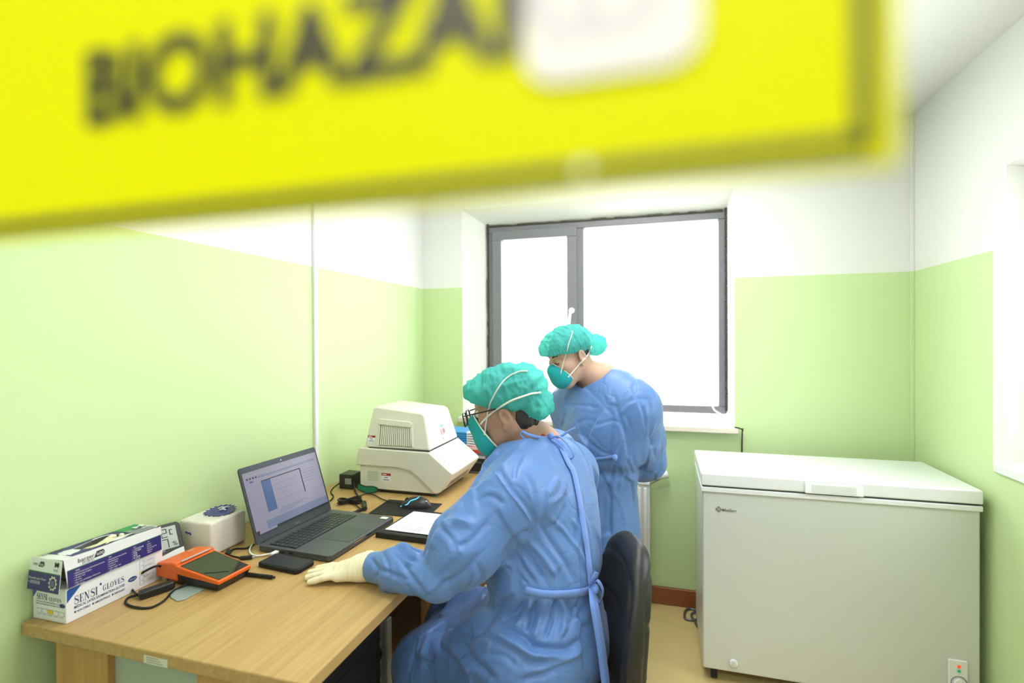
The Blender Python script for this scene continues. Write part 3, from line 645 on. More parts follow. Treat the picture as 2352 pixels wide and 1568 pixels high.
# ------------------------------------------------------------------ orange payment terminal
pt_ = thing('payment_terminal', 'orange and black handheld payment terminal with dark screen on the desk', 'terminal', (-1.16, 1.09, T))
A = [onz(x, y, z) for x, y, z in ((372, 1303, T+.032), (438, 1300, T+.04), (568, 1318, T+.022), (517, 1343, T+.022))]
pu = Vector((.985, .02, 0)); pu.normalize(); pv = Vector((-.02, .985, 0)); po = Vector((-1.262, 1.012, T))
pv = Vector((0, 1, 0)); pu = Vector((1, 0, 0)); hgt = Vector((0, 0, 1))
RZ = Matrix.Rotation(math.radians(-3), 3, 'Z')
def ptp(a, b, c): return po+RZ@Vector((a, b, c))
mb = MB().hexa([ptp(0, 0, .014), ptp(.075, 0, .010), ptp(.075, .118, .010), ptp(0, .118, .014)], [ptp(0, .002, .048), ptp(.068, .002, .056), ptp(.068, .116, .056), ptp(0, .116, .048)])
mb.build('printer_hood', 'orange_plastic', pt_, .005, seg=3)
MB().hexa([ptp(.062, .002, .028), ptp(.212, .004, .020), ptp(.212, .104, .020), ptp(.062, .114, .028)], [ptp(.062, .002, .050), ptp(.212, .004, .030), ptp(.212, .104, .030), ptp(.062, .114, .050)]).build('bezel', 'orange_plastic', pt_, .003)
MB().hexa([ptp(.03, .006, .001), ptp(.200, .010, .001), ptp(.200, .098, .001), ptp(.03, .106, .001)], [ptp(.03, .004, .030), ptp(.211, .005, .0205), ptp(.211, .103, .0205), ptp(.03, .110, .030)]).build('underside', 'black_plastic', pt_, .003)
def ztop(a): return .050-(a-.062)*(.020/.150)
MB().prism([ptp(a, b, ztop(a)+.0006) for a, b in ((.080, .007), (.207, .009), (.207, .099), (.080, .107))], (0, 0, .0006)).build('screen', 'pos_screen', pt_)
MB().prism([ptp(.071, b, .0555) for b in (.015, .10)]+[ptp(.0745, b, .055) for b in (.10, .015)], (0, 0, .0018)).build('paper_slot', 'print_lines', pt_)
text('((•', 'lettering', 'print_white', pt_, ptp(.030, .070, .0535), (0, 1, 0), (-1, 0, 0), .009, .018, lift=.0006)
MB().tube([ptp(.155, .012, ztop(.155)+.002), ptp(.175, .03, ztop(.175)+.002), ptp(.195, .05, ztop(.195)+.002)], .0006).build('screen_edge', 'dark_rubber', pt_)
# its charger with looping lead
ch_ = thing('cable_adapter', 'black inline plug block beside the orange terminal', 'adapter', tuple(onz(330, 1360, T)))
a, b = Vector(onz(318, 1366, T+.012)), Vector(onz(400, 1338, T+.014))
mb = MB(); d = (b-a).normalized(); s = d.cross(Vector((0, 0, 1)))
mb.prism([a+s*.012-Vector((0, 0, .011)), a-s*.012-Vector((0, 0, .011)), a-s*.012+Vector((0, 0, .008)), a+s*.012+Vector((0, 0, .008))], b-a)
mb.build('block', 'black_plastic', ch_, .005)
q = [onx(372, 1303, -1.255), (-1.24, .995, T+.05), onz(312, 1325, T+.03), onz(302, 1350, T+.008), onz(315, 1366, T+.008)]
MB().tube(q, .0028).build('lead', 'black_matte', ch_, smooth=True)
q = [onz(318, 1366, T+.006), onz(295, 1372, T+.003), onz(289, 1385, T+.003), onz(310, 1394, T+.003), onz(345, 1395, T+.003), onz(375, 1380, T+.003), onz(400, 1356, T+.003), onz(428, 1342, T+.008), onz(450, 1330, T+.012)]
MB().tube(q, .0028).build('lead', 'black_matte', ch_, smooth=True)
# grey plastic scrap
mb = MB(); q = [onz(x, y, T) for x, y in ((388, 1362), (402, 1352), (430, 1346), (455, 1348), (471, 1354), (450, 1364), (425, 1378), (407, 1382), (393, 1374))]
mb.prism([Vector(p)+Vector((0, 0, .0006)) for p in q], (0, 0, .002))
tag(mb.build('plastic_film_piece', 'clear_grey', None, .0008), 'curved scrap of grey translucent plastic lying below the orange terminal', 'plastic piece')

# ------------------------------------------------------------------ hard drive, pen
hd = thing('external_drive', 'black rounded external hard drive on the desk before the laptop', 'hard drive', (-1.0, 1.18, T))
hc = Vector((-.998, 1.180, T)); RZ2 = Matrix.Rotation(math.radians(-5), 3, 'Z')
def rrect(w, h, r, n=6):
    o = []
    for sx, sy, a0 in ((1, 1, 0), (-1, 1, 90), (-1, -1, 180), (1, -1, 270)):
        for k in range(n): t = math.radians(a0+90*k/(n-1)); o.append((sx*(w/2-r)+r*math.cos(t), sy*(h/2-r)+r*math.sin(t)))
    return o
MB().prism([hc+RZ2@Vector((a, b, .001)) for a, b in rrect(.142, .070, .012)], (0, 0, .012)).build('shell', 'black_matte', hd, .003)
MB().prism([hc+RZ2@Vector((a, b, .013)) for a, b in rrect(.134, .062, .010)], (0, 0, .001)).build('top_plate', 'black_plastic', hd, .0005)
pn = thing('pen', 'black pen lying next to the orange terminal', 'pen', tuple(onz(600, 1325, T)))
a, b = Vector(onz(565, 1318, T+.0055)), Vector(onz(625, 1325, T+.0055)); c = a+(b-a)*1.10
MB().cyl(a-(b-a)*.5, b, .005).build('barrel', 'black_matte', pn, .0005); MB().cyl(b, c, .0032).build('tip', 'black_plastic', pn)

# ------------------------------------------------------------------ laptop
lt = thing('laptop', 'open grey laptop with a lit screen on the desk', 'laptop', (-1.02, 1.40, T))
la, lb_, lc_, ld = Vector((-1.148, 1.238, 0)), Vector((-.892, 1.222, 0)), Vector((-.878, 1.560, 0)), Vector((-1.134, 1.574, 0))
# u along the hinge (near -> far), v from hinge to front
lu = (ld-la); LW = lu.length; lu.normalize(); lv = (lb_-la); LD = lv.length; lv = (lv-lu*lv.dot(lu)).normalized()
lz0 = T+.003; lo = la+Vector((0, 0, lz0))
def lp(a, b, c): return lo+lu*a+lv*b+Vector((0, 0, c))
mb = MB(); pr = [(0, 0)]
R_ = [(.006, 0), (LW-.006, 0), (LW, .006), (LW, LD-.008), (LW-.008, LD), (.008, LD), (0, LD-.008), (0, .006)]
base = mb.prism([lp(a, b, 0) for a, b in R_], (0, 0, .016)).build('base', 'laptop_grey', lt, .002)
# keyboard well and keys
MB().prism([lp(a, b, .016) for a, b in rect(.012, .030, LW-.030, .128)], (0, 0, .0006)).build('keyboard_well', 'screen_bezel', base)
kme = None; nrow, ncol = 6, 16
kw, kh = (LW-.046)/ncol, .096/nrow
for r in range(nrow):
    c = 0
    while c < ncol:
        w_ = 5 if (r == nrow-1 and c == 4) else 1
        if w_ == 1 and kme is not None:
            o = bpy.data.objects.new('key', kme); COL.objects.link(o)
        else:
            k = MB().box((-(kw*w_)/2+.0012, -kh/2+.0012, 0), ((kw*w_)/2-.0012, kh/2-.0012, .0016)).build('key', 'key_black'); o = k
            if w_ == 1: kme = k.data
        pz = lp(.014+(c+w_/2)*kw, .031+(r+.5)*kh, .0168)
        mm = Matrix.Identity(4)
        for i in range(3): mm[i][0] = lu[i]; mm[i][1] = lv[i]; mm[i][2] = (0, 0, 1)[i]; mm[i][3] = pz[i]
        # mirrored axes would flip faces, so turn v round
        for i in range(3): mm[i][1] = -lv[i]
        o.matrix_basis = mm; attach(o, base)
        c += w_
MB().prism([lp(a, b, .016) for a, b in rect(LW*.30, .142, LW*.63, LD-.012)], (0, 0, .0005)).build('touchpad', 'slate_grey', base)
st = MB().prism([lp(a, b, .016) for a, b in rect(LW-.030, LD-.040, LW-.012, LD-.014)], (0, 0, .0004)).build('sticker', 'sticker_paper', base)
MB().prism([lp(LW*.33, LD, .010), lp(LW*.60, LD, .010), lp(LW*.60, LD, .0125), lp(LW*.33, LD, .0125)], lv*.0006).build('light_strip', 'chrome', base)
for k in range(3): MB().prism([lp(-.0002, .055+.03*k, .005), lp(-.0002, .07+.03*k, .005), lp(-.0002, .07+.03*k, .010), lp(-.0002, .055+.03*k, .010)], -lu*.0006).build('port', 'black_edge', base)
# screen
ang = math.radians(108); sv = (-lv*math.cos(math.pi-ang)*1.0).normalized()*0
sv = (Vector((0, 0, 1))*math.sin(ang)+lv*math.cos(ang)).normalized(); so = lp(0, -.001, .014); sn = lu.cross(sv).normalized()
if sn.dot(lv) < 0: sn = -sn
LH = .232
def sp(a, b, c=0): return so+lu*a+sv*b+sn*c
scr = MB().prism([sp(a, b, -.006) for a, b in ((.004, 0), (LW-.004, 0), (LW, .006), (LW, LH-.006), (LW-.006, LH), (.006, LH), (0, LH-.006), (0, .006))], sn*.006).build('lid', 'slate_grey', lt, .0015)
MB().prism([sp(a, b) for a, b in rect(.004, .022, LW-.004, LH-.004)], sn*.0004).build('bezel', 'screen_bezel', scr)
for n_, c_, e in (('screen_white', 'aea8bf', .56), ('screen_blue', '3f6fb8', .46), ('screen_bar', '8899bf', .48), ('screen_desk', '8f9cc2', .48)):
    mat(n_, c_, .25, .5, emit=c_, es=e)
    nodes(MATS[n_])[2].inputs['Base Color'].default_value = (.03, .03, .035, 1)
x0, x1, y0, y1 = .008, LW-.008, .026, LH-.018; SW, SH = x1-x0, y1-y0
dsp = MB().prism([sp(a, b, .0004) for a, b in rect(x0, y0, x1, y1)], sn*.0003).build('display', 'screen_white', scr)
def scp(name, m, a, b, c, d, h=.0009): return MB().prism([sp(x0+SW*p, y0+SH*q, h) for p, q in rect(a, b, c, d)], sn*.00015).build(name, m, dsp)
scp('task_bar', 'black_plastic', .25, 0, 1, .035); scp('desktop_area', 'screen_desk', .14, .035, 1, .16); scp('window_bar', 'screen_bar', .17, .86, .96, .895)
scp('blue_column', 'screen_blue', .19, .28, .305, .79); scp('frame_line', 'print_dark', .19, .79, .715, .805, .0011); scp('frame_line', 'print_dark', .708, .37, .72, .80, .0011)
scp('frame_line', 'print_grey', .17, .16, .174, .86, .0011)
for k, (a, b, c) in enumerate(((.33, .57, .63), (.33, .67, .62), (.40, .50, .55), (.34, .40, .69))): scp('plot_line', 'screen_bar', a, b, c, b+.006, .0011)
for k in range(4): scp('text_line', 'screen_bar', .30+.02*k, .19+.022*k, .52+.06*k, .20+.022*k, .0011)
for k in range(5): scp('text_line', 'screen_desk', .74, .74-.05*k, .93-.02*(k % 2), .75-.05*k, .0011)
for k in range(4): scp('tool_icon', 'print_dark', .03+.035*k, .875, .05+.035*k, .905, .0011)
scp('menu_line', 'print_grey', .02, .93, .3, .94, .0011); scp('start_tile', 'black_edge', .0, .0, .035, .06, .0011); scp('list_item', 'screen_blue', .06, .82, .10, .845, .0011)
MB().prism([sp(LW/2-.002, LH-.012, .0004), sp(LW/2+.002, LH-.012, .0004), sp(LW/2+.002, LH-.009, .0004), sp(LW/2-.002, LH-.009, .0004)], sn*.0003).build('webcam', 'print_white', scr)
text('DELL', 'lettering', 'badge_grey', scr, sp(LW/2-.012, .008, .0005), lu, sv, .007, .024)
MB().cyl(lp(.02, 0, .012), lp(LW-.02, 0, .012), .006).build('hinge', 'black_plastic', lt)
# white cable in the port, barrel-plug lead
us = thing('usb_cable', 'short white usb cable curving into the laptop side', 'cable', tuple(onz(600, 1275, T)))
pq = [onz(598, 1238, T+.004), onz(578, 1252, T+.004), onz(574, 1268, T+.004), onz(590, 1276, T+.004), onz(622, 1271, T+.006), tuple(lp(-.022, .072, .0065))]
MB().tube(pq, .0026).build('lead', 'white_plastic', us, smooth=True)
MB().prism([lp(-.024, .066, .003), lp(-.024, .080, .003), lp(-.024, .080, .0105), lp(-.024, .066, .0105)], lu*.024).build('plug', 'white_plastic', us, .002)
bp_ = thing('charger_lead', 'black charger lead with barrel plug lying between tissues and laptop', 'cable', tuple(onz(540, 1275, T)))
MB().tube([onz(592, 1228, T+.004), onz(585, 1245, T+.004), onz(568, 1258, T+.003), onz(540, 1260, T+.003), onz(524, 1268, T+.005)], .0026).build('lead', 'black_matte', bp_, smooth=True)
MB().cyl(onz(526, 1266, T+.008), onz(520, 1276, T+.008), .008).build('ferrite', 'black_matte', bp_, .002)
MB().tube([onz(524, 1275, T+.005), onz(552, 1281, T+.005)], .0028).build('lead', 'black_matte', bp_); MB().cyl(onz(552, 1281, T+.006), onz(579, 1279, T+.006), .0055).build('plug', 'black_plastic', bp_)
MB().cyl(onz(579, 1279, T+.006), onz(587, 1278, T+.006), .0025).build('tip', 'chrome', bp_)

# ------------------------------------------------------------------ mouse mat, mouse, cables
q = [onz(*p, T) for p in ((846, 1180), (979, 1191), (1016, 1158), (893, 1148))]
tag(MB().prism([Vector(p)+Vector((0, 0, .0005)) for p in q], (0, 0, .003)).build('mouse_pad', 'black_matte', None, .0015), 'thin black mouse pad on the desk', 'mouse pad')
ms = thing('computer_mouse', 'black mouse with glowing blue stripe on the black pad', 'mouse', tuple(onz(955, 1165, T+.0035)))
mc = Vector(onz(955, 1163, T+.0035)); md = Vector((.98, .12, 0)).normalized(); mp_ = Vector((0, 0, 1)).cross(md)
def msurf(u, v):  # u -1..1 along, v angle 0..pi over the back
    w_ = .031*(1-.18*(u+.1)**2)*math.sqrt(max(0, 1-abs(u)**4)); h = .037*(1-.35*(u-.15)**2)*max(0, 1-abs(u)**3.2)**.6
    return mc+md*(u*.060)+mp_*(w_*math.cos(v))+Vector((0, 0, h*math.sin(v)**.8))
V_ = []; F_ = []; nu, nv = 24, 16
for i in range(nu+1):
    for j in range(nv+1): V_.append(msurf(-1+2*i/nu, math.pi*j/nv))
for i in range(nu):
    for j in range(nv): F_.append((i*(nv+1)+j, (i+1)*(nv+1)+j, (i+1)*(nv+1)+j+1, i*(nv+1)+j+1))
MB().add(V_, F_).build('shell', 'black_plastic', ms, smooth=True)
for vv0, vv1 in ((2.75, 2.2), (.4, .95)):
    pp = [msurf(-.86, vv0)+Vector((0, 0, .001)), msurf(-.45, (vv0*2+vv1)/3)+Vector((0, 0, .0012)), msurf(-.35, vv1)+Vector((0, 0, .0012)), msurf(.0, (vv1+1.57)/2)+Vector((0, 0, .0012)), msurf(.12, 1.57+(vv1-1.57)*.25)+Vector((0, 0, .0012))]
    MB().tube([msurf(-.86, 2.9 if vv0 > 1 else .25), msurf(-.38, 2.72 if vv0 > 1 else .42), msurf(-.22, 2.35 if vv0 > 1 else .8), msurf(.10, 2.1 if vv0 > 1 else 1.0), msurf(.22, 1.75 if vv0 > 1 else 1.4)], .0017).build('light_stripe', 'glow_blue', ms)
p_ = msurf(.72, 1.9); MB().sph(tuple(p_), (.004, .004, .0015), 8).build('logo_dot', 'print_white', ms)
mb = MB(); mb.cyl(msurf(-.55, 1.57)-mp_*.004-Vector((0, 0, .004)), msurf(-.55, 1.57)+mp_*.004-Vector((0, 0, .004)), .008, n=16); mb.build('scroll_wheel', 'dark_rubber', ms)
cb = thing('mouse_cable', 'coiled black cable between the mouse pad and the laptop', 'cable', tuple(onz(800, 1150, T)))
MB().tube([tuple(msurf(-.98, 1.57)+Vector((0, 0, .006))), onz(905, 1153, T+.008), onz(880, 1147, T+.006), onz(858, 1136, T+.006), onz(840, 1134, T+.006), onz(822, 1140, T+.006), onz(806, 1147, T+.008)], .0022).build('lead', 'black_matte', cb, smooth=True)
c0_ = Vector(onz(803, 1150, T+.012)); random.seed(2)
for k in range(5):   # figure-of-eight coil
    pts = []
    for i in range(16):
        t = 2*math.pi*i/16; r1, r2 = .036+.004*math.sin(k*2.1), .016+.003*k*.6
        pts.append(c0_+Vector((.93*r1*math.sin(t), .55*r1*math.sin(t), 0))+Vector((-.5*r2*math.sin(2*t), .86*r2*math.sin(2*t), 0))+Vector((0, 0, (k-2)*.0038+.002*math.cos(t))))
    MB().tube(pts, .0022, closed=True).build('coil', 'black_matte', cb, smooth=True)
MB().tube([onz(807, 1151, T+.008), onz(818, 1160, T+.006), onz(830, 1170, T+.006)], .0022).build('lead', 'black_matte', cb, smooth=True)
MB().cyl(onz(830, 1170, T+.006), onz(812, 1178, T+.010), .006).build('plug', 'black_plastic', cb, .001)
pa = thing('power_adapter', 'black power adapter brick standing by the wall behind the laptop', 'power adapter', (-1.27, 1.88, T))
MB().box((-1.30, 1.852, T+.001), (-1.235, 1.925, T+.062)).build('brick', 'black_plastic', pa, .005)
patch('rating_label', 'print_grey', pa, (-1.270, 1.852, T), (1, 0, 0), (0, 0, 1), rect(0, .022, .03, .046), .0005)
MB().tube([onz(787, 1105, T+.04), onz(768, 1118, T+.02), onz(760, 1130, T+.004), onz(766, 1140, T+.004), onz(758, 1150, T+.004)], .0026).build('lead', 'black_matte', pa, smooth=True)
MB().tube([onz(812, 1105, T+.04), onz(814, 1118, T+.02), onz(817, 1130, T+.006), onz(826, 1143, T+.006), onz(835, 1156, T+.010)], .0034).build('lead', 'black_matte', pa, smooth=True)
MB().cyl(onz(836, 1154, T+.010), onz(838, 1168, T+.010), .009).build('ferrite', 'black_plastic', pa, .003)

# ------------------------------------------------------------------ clip folder with form
cf = thing('document_tray', 'black clip folder holding a printed form beside the seated person', 'folder', (-.78, 1.53, T))
MB().hexa([(-.868, 1.425, T+.001), (-.66, 1.418, T+.001), (-.66, 1.68, T+.001), (-.868, 1.69, T+.001)], [(-.868, 1.425, T+.012), (-.66, 1.418, T+.012), (-.66, 1.68, T+.004), (-.868, 1.69, T+.004)]).build('board', 'black_matte', cf, .0015)
MB().hexa([(-.868, 1.423, T+.001), (-.655, 1.416, T+.001), (-.655, 1.445, T+.001), (-.868, 1.452, T+.001)], [(-.868, 1.423, T+.019), (-.655, 1.416, T+.019), (-.655, 1.442, T+.017), (-.868, 1.449, T+.017)]).build('spine', 'black_matte', cf, .003)
fq = [(-.850, 1.452, T+.0175), (-.655, 1.446, T+.0175), (-.655, 1.645, T+.010), (-.850, 1.650, T+.010)]
pp_ = tag(MB().prism(fq, (0, 0, .0015)).build('printed_form', 'paper_white', None), 'white printed form lying in the black clip folder', 'paper')
O_ = Vector(fq[0])+Vector((0, 0, .0016)); uu = (Vector(fq[3])-O_).normalized(); vv = (Vector(fq[0])-Vector(fq[1])).normalized(); random.seed(8)
for k in range(15):
    a, b = random.uniform(.01, .03), random.uniform(.12, .185)
    MB().prism(quad3(O_, uu, -vv, rect(a, .008+k*.0122, b, .0105+k*.0122)), (0, 0, .0004)).build('text_line', 'print_lines', pp_)
for k in (3, 7, 8): MB().prism(quad3(O_, uu, -vv, rect(.015, .0115+k*.0122, .09, .0128+k*.0122)), (0, 0, .0004)).build('text_line', 'print_grey', pp_)

# ------------------------------------------------------------------ thermal cycler
YM, YM2 = 1.842, 2.150
tc = thing('thermal_cycler', 'beige laboratory thermal cycler with vented lid and keypad on the desk', 'lab machine', (-1.02, 2.0, T))
def prof(pts, y0, y1, name, m, par, bevel=.0, seg=3): return MB().prism([(x, y0, z) for x, z in pts], (0, y1-y0, 0)).build(name, m, par, bevel, seg=seg)
Z = lambda v: v
prof([(-1.197, .778), (-.852, .778), (-.800, .850), (-.86, .885), (-1.197, .885)], YM+.008, YM2-.008, 'lower_body', 'beige_case', tc, .004)
shell = prof([(-1.213, .872), (-1.213, .895), (-1.197, .9455), (-.883, .9425), (-.783, .865), (-.785, .857), (-.838, .785), (-.862, .779), (-.925, .835), (-.965, .862), (-1.02, .872)], YM, YM2, 'upper_shell', 'beige_case', tc, .006, 4)
# shade of the recess in the slanted nose, painted as flat darker beige
nz = Vector((-.783+.838, 0, .865-.785)).normalized(); nn = Vector((nz.z, 0, -nz.x))
slab('nose_shade', 'beige_shade', tc, Vector((-.8375, YM+.05, .787))+nn*.0012, (0, 1, 0), nz, [(.0, .012), (.215, .012), (.205, .060), (.02, .070), (.0, .05)], .001)
slab('nose_band', 'beige_white', tc, Vector((-.8375, YM+.05, .787))+nn*.0012, (0, 1, 0), nz, [(.0, .074), (.225, .074), (.225, .079), (.0, .079)], .0015)
# keypad panel on the slope
ku = Vector((-.783+.883, 0, .865-.9425)).normalized(); kn = Vector((-ku.z, 0, ku.x)).normalized()
if kn.z < 0: kn = -kn
ko = Vector((-.883, YM+.008, .9425))+kn*.0004
KW = .125
kp = slab('keypad_panel', 'beige_white', tc, ko, (0, 1, 0), -ku, [(0, 0), (YM2-YM-.016, 0), (YM2-YM-.016, -.118), (.004, -.120)], .0012)
def kbox(name, m, a, b, c, d, par=kp): return slab(name, m, par, ko+kn*.0013, (0, 1, 0), -ku, rect(a, -d, c, -b), .0007)
mat('key_blue', '9fc4d6', .5); mat('key_yellow', 'dbe39a', .5)
for r in range(4):
    for c in range(3): kbox('key', 'key_blue', .170+.020*c, .030+.016*r, .176+.020*c, .041+.016*r)
for r in (1, 3): kbox('key', 'key_blue', .245, .030+.016*r, .251, .041+.016*r)
for k in range(4): kbox('print_mark', 'ink_blue', .030, .018+.020*k, .032, .030+.020*k)
for k in range(3): kbox('status_mark', 'key_yellow', .10+.025*k, .100, .108+.025*k, .108)
kbox('display_window', 'white_gloss', .045, .02, .135, .085)
# lid
LX = [(-1.172, .957), (-1.160, .947), (-.880, .9475), (-.912, 1.082), (-.925, 1.092), (-1.135, 1.112), (-1.148, 1.105)]
mb = MB(); ly0, ly1 = YM+.004, YM2-.012
# taper towards the top by leaning the end faces
def lean(z): return .030*max(0, (z-.95)/.16)
v = [(x, ly0+lean(z)*.9, z) for x, z in LX]+[(x, ly1-lean(z)*1.3, z) for x, z in LX]; n = len(LX)
lid = mb.add(v, [tuple(range(n)), tuple(range(2*n-1, n-1, -1))]+[(i, i+n, (i+1) % n+n, (i+1) % n) for i in range(n)]).build('lid', 'beige_case', tc, .010, seg=4)
MB().box((-1.155, YM+.006, .942), (-.885, YM2-.016, .9485)).build('lid_gap', 'dark_gap', tc)
# vent: darker beige backing carries the shade between the slats
def vp(x, z, d=0): return Vector((x, ly0+lean(z)*.9-d, z))
vz = Vector(vp(-1.1, 1.05)-vp(-1.1, .96)).normalized()
vo = vp(-1.112, .958); vh = (vp(-1.112, 1.060)-vo).length
vu = Vector((1, 0, 0))
slab('vent_shade', 'beige_shade', lid, vo-Vector((0, .0003, 0)), vu, vz, [(.006, 0), (.158, 0), (.146, vh*.80), (.006, vh*.84)], .0006)
slab('vent_hood', 'beige_case', lid, vo-Vector((0, .0, 0)), vu, vz, [(.0, vh*.80), (.144, vh*.74), (.150, vh*.90), (.140, vh*.97), (.0, vh*1.04)], .008, .003)
slab('vent_rim', 'beige_case', lid, vo, vu, vz, [(.154, 0), (.164, 0), (.151, vh*.9), (.143, vh*.8)], .006, .002)
slab('vent_rim', 'beige_case', lid, vo, vu, vz, [(-.002, 0), (.006, 0), (.006, vh*.9), (-.002, vh*.9)], .004, .0015)
for k in range(16):
    x = .0105+.0089*k; slab('slat', 'beige_case', lid, vo, vu, vz, [(x, .002), (x+.0056, .002), (x+.0056-.0004*k*.9, vh*.78), (x-.0004*k*.9, vh*.79)], .003, .0006)
def sticker(o, w, h, par, u, v):
    s = slab('asset_sticker', 'paper_white', par, o, u, v, rect(0, 0, w, h), .0006)
    slab('sticker_band', 'sticker_red', s, o, u, v, rect(0, h*.70, w, h), .0010)
    for k in range(2): slab('sticker_line', 'ink_blue', s, o, u, v, rect(w*.3-.004*k, h*(.45-.28*k), w*.7+.006*k, h*(.53-.28*k)), .0009)
    slab('sticker_line', 'print_white', s, o, u, v, rect(w*.1, h*.80, w*.55, h*.9), .0013)
sticker(vp(-1.160, .968, .0005), .034, .028, lid, vu, vz)
lf = Vector((-1.165, YM+.008, .795))
s = slab('data_plate', 'sticker_paper', tc, lf+Vector((0, 0, .013)), vu, Vector((0, 0, 1)), rect(0, 0, .066, .046), .0006)
for k in range(7): slab('plate_line', 'print_grey', s, lf+Vector((0, 0, .013)), vu, Vector((0, 0, 1)), rect(.004, .006+.0055*k, .05+.003*(k % 3), .0075+.0055*k), .0009)
sticker(lf+Vector((.068, 0, .017)), .042, .034, tc, vu, Vector((0, 0, 1)))
# front of the lid : logo, picture, latch
fo_ = Vector((-.880, 0, .9475)); ft = Vector((-.912+.880, 0, 1.082-.9475)); fh = ft.length; ft.normalize()
def fpatch(name, m, a, b, c, d, th=.0008): return slab(name, m, lid, fo_+Vector((ft.z, 0, -ft.x))*.0005, (0, 1, 0), ft, rect(a, b, c, d), th)
fpatch('maker_logo', 'logo_teal', 1.985, .072, 2.012, .082); fpatch('picture', 'photo_pink', 1.980, .040, 2.022, .066); fpatch('picture_shape', 'beige_shade', 2.0, .046, 2.016, .062, .0012)
fpatch('latch', 'beige_white', 1.985, .022, 2.01, .032, .003); text('T100', 'lettering', 'print_grey', lid, fo_+Vector((ft.z, 0, -ft.x))*.001+Vector((0, 2.035, 0))+ft*.014, (0, 1, 0), ft, .006, .03)
# feet and green tag
for x in (-1.17, -.875):
    for y in (YM+.03, YM2-.03): MB().cyl((x, y, T), (x, y, .780), .014).build('foot', 'strap_green', tc)
MB().box((-1.19, YM+.012, T+.006), (-.86, YM2-.012, .7795)).build('base_plate', 'black_edge', tc)
tgq = [onz(x, y, T+.006) for x, y in ((823, 1122), (850, 1131), (868, 1130), (868, 1121), (850, 1119), (838, 1114), (825, 1113))]
gt = thing('green_strap', 'green velcro strap with black edging beside the beige machine', 'strap', tuple(onz(845, 1125, T)))
tq = [Vector(ony(x, y, 1.828)) for x, y in ((823, 1125), (845, 1133), (864, 1131), (868, 1124), (858, 1119), (838, 1118), (824, 1113))]
zmin = min(p.z for p in tq); tq = [p+Vector((0, 0, T+.003-zmin)) for p in tq]
MB().prism(tq, (0, -.004, 0)).build('band', 'strap_green', gt, .001)
MB().tube([p-Vector((0, .002, 0)) for p in tq], .0022, closed=True).build('edging', 'black_matte', gt, smooth=True)

# ------------------------------------------------------------------ black cabinet and papers behind
bk = thing('black_cabinet', 'small black metal cabinet at the far end of the desk', 'cabinet', (-.93, 2.32, T))
kx0, kx1, ky0, ky1, kz1 = -1.10, -.772, 2.225, 2.44, T+.092
mb = MB().box((kx0, ky0, kz1-.008), (kx1, ky1, kz1)).box((kx0, ky0, T+.0005), (kx1, ky1, T+.010)).box((kx0, ky0, T+.01), (kx0+.008, ky1, kz1-.008)).box((kx1-.014, ky0, T+.01), (kx1, ky1, kz1-.008)).box((kx0, ky1-.008, T+.01), (kx1, ky1, kz1-.008))
mb.build('frame', 'steel_grey', bk, .001)
MB().box((kx0+.008, ky0+.004, T+.012), (kx1-.016, ky0+.012, kz1-.020)).build('drawer_front', 'black_plastic', bk, .001)
MB().box((kx0+.02, ky0-.002, T+.05), (kx1-.03, ky0+.004, T+.056)).build('drawer_lip', 'steel_grey', bk)
MB().box((kx1-.30, ky0-.002, kz1-.020), (kx1-.01, ky0+.004, kz1-.009)).build('top_rail', 'print_lines', bk)
zz = kz1+.001
o = MB().box((-1.03, 2.235, zz), (-.80, 2.40, zz+.014)).build('red_folder', 'red_stock', None, .001); tag(o, 'red paper folder at the bottom of the pile on the black cabinet', 'folder')
zz += .0145
o = thing('orange_brochures', 'orange printed brochures fanned out on the red folder', 'brochure', (-.92, 2.3, zz))
for k in range(5):
    MB().box((-1.02+.006*k, 2.232+.002*k, zz+.0032*k), (-.815-.003*k, 2.39, zz+.0032*k+.0029)).build('sheet', 'orange_stock' if k % 2 == 0 else 'paper_white', o)
for k in range(9):
    MB().prism([(-.945+.0135*k, 2.2305, zz+.002), (-.941+.0135*k, 2.2305, zz+.002), (-.934+.0135*k, 2.2315, zz+.0155), (-.938+.0135*k, 2.2315, zz+.0155)], (0, -.0006, 0)).build('print_stripe', 'print_white', o)
zz += .0175
names = ('lowest', 'second', 'third', 'fourth', 'fifth', 'topmost')
for k in range(6):
    t = thing('blue_booklet', f'{names[k]} blue spined booklet in the stack on the cabinet', 'booklet', (-.95, 2.3, zz), 'blue booklets stacked on the cabinet')
    z0 = zz; h = .0105
    MB().box((-1.06, 2.240, z0), (-.880, 2.38, z0+h-.0012)).build('cover', 'folder_blue', t, .002)
    MB().hexa([(-.880, 2.243, z0+.001), (-.838+.004*(k % 2), 2.243, z0+.001+.0025*(k-2.5)*.6+.001), (-.838, 2.378, z0+.001), (-.880, 2.378, z0+.001)],
              [(-.880, 2.243, z0+h-.002), (-.838+.004*(k % 2), 2.243, z0+.005+.0025*(k-2.5)*.6+.001), (-.838, 2.378, z0+h-.002), (-.880, 2.378, z0+h-.002)]).build('pages', 'paper_white', t)
    zz += h

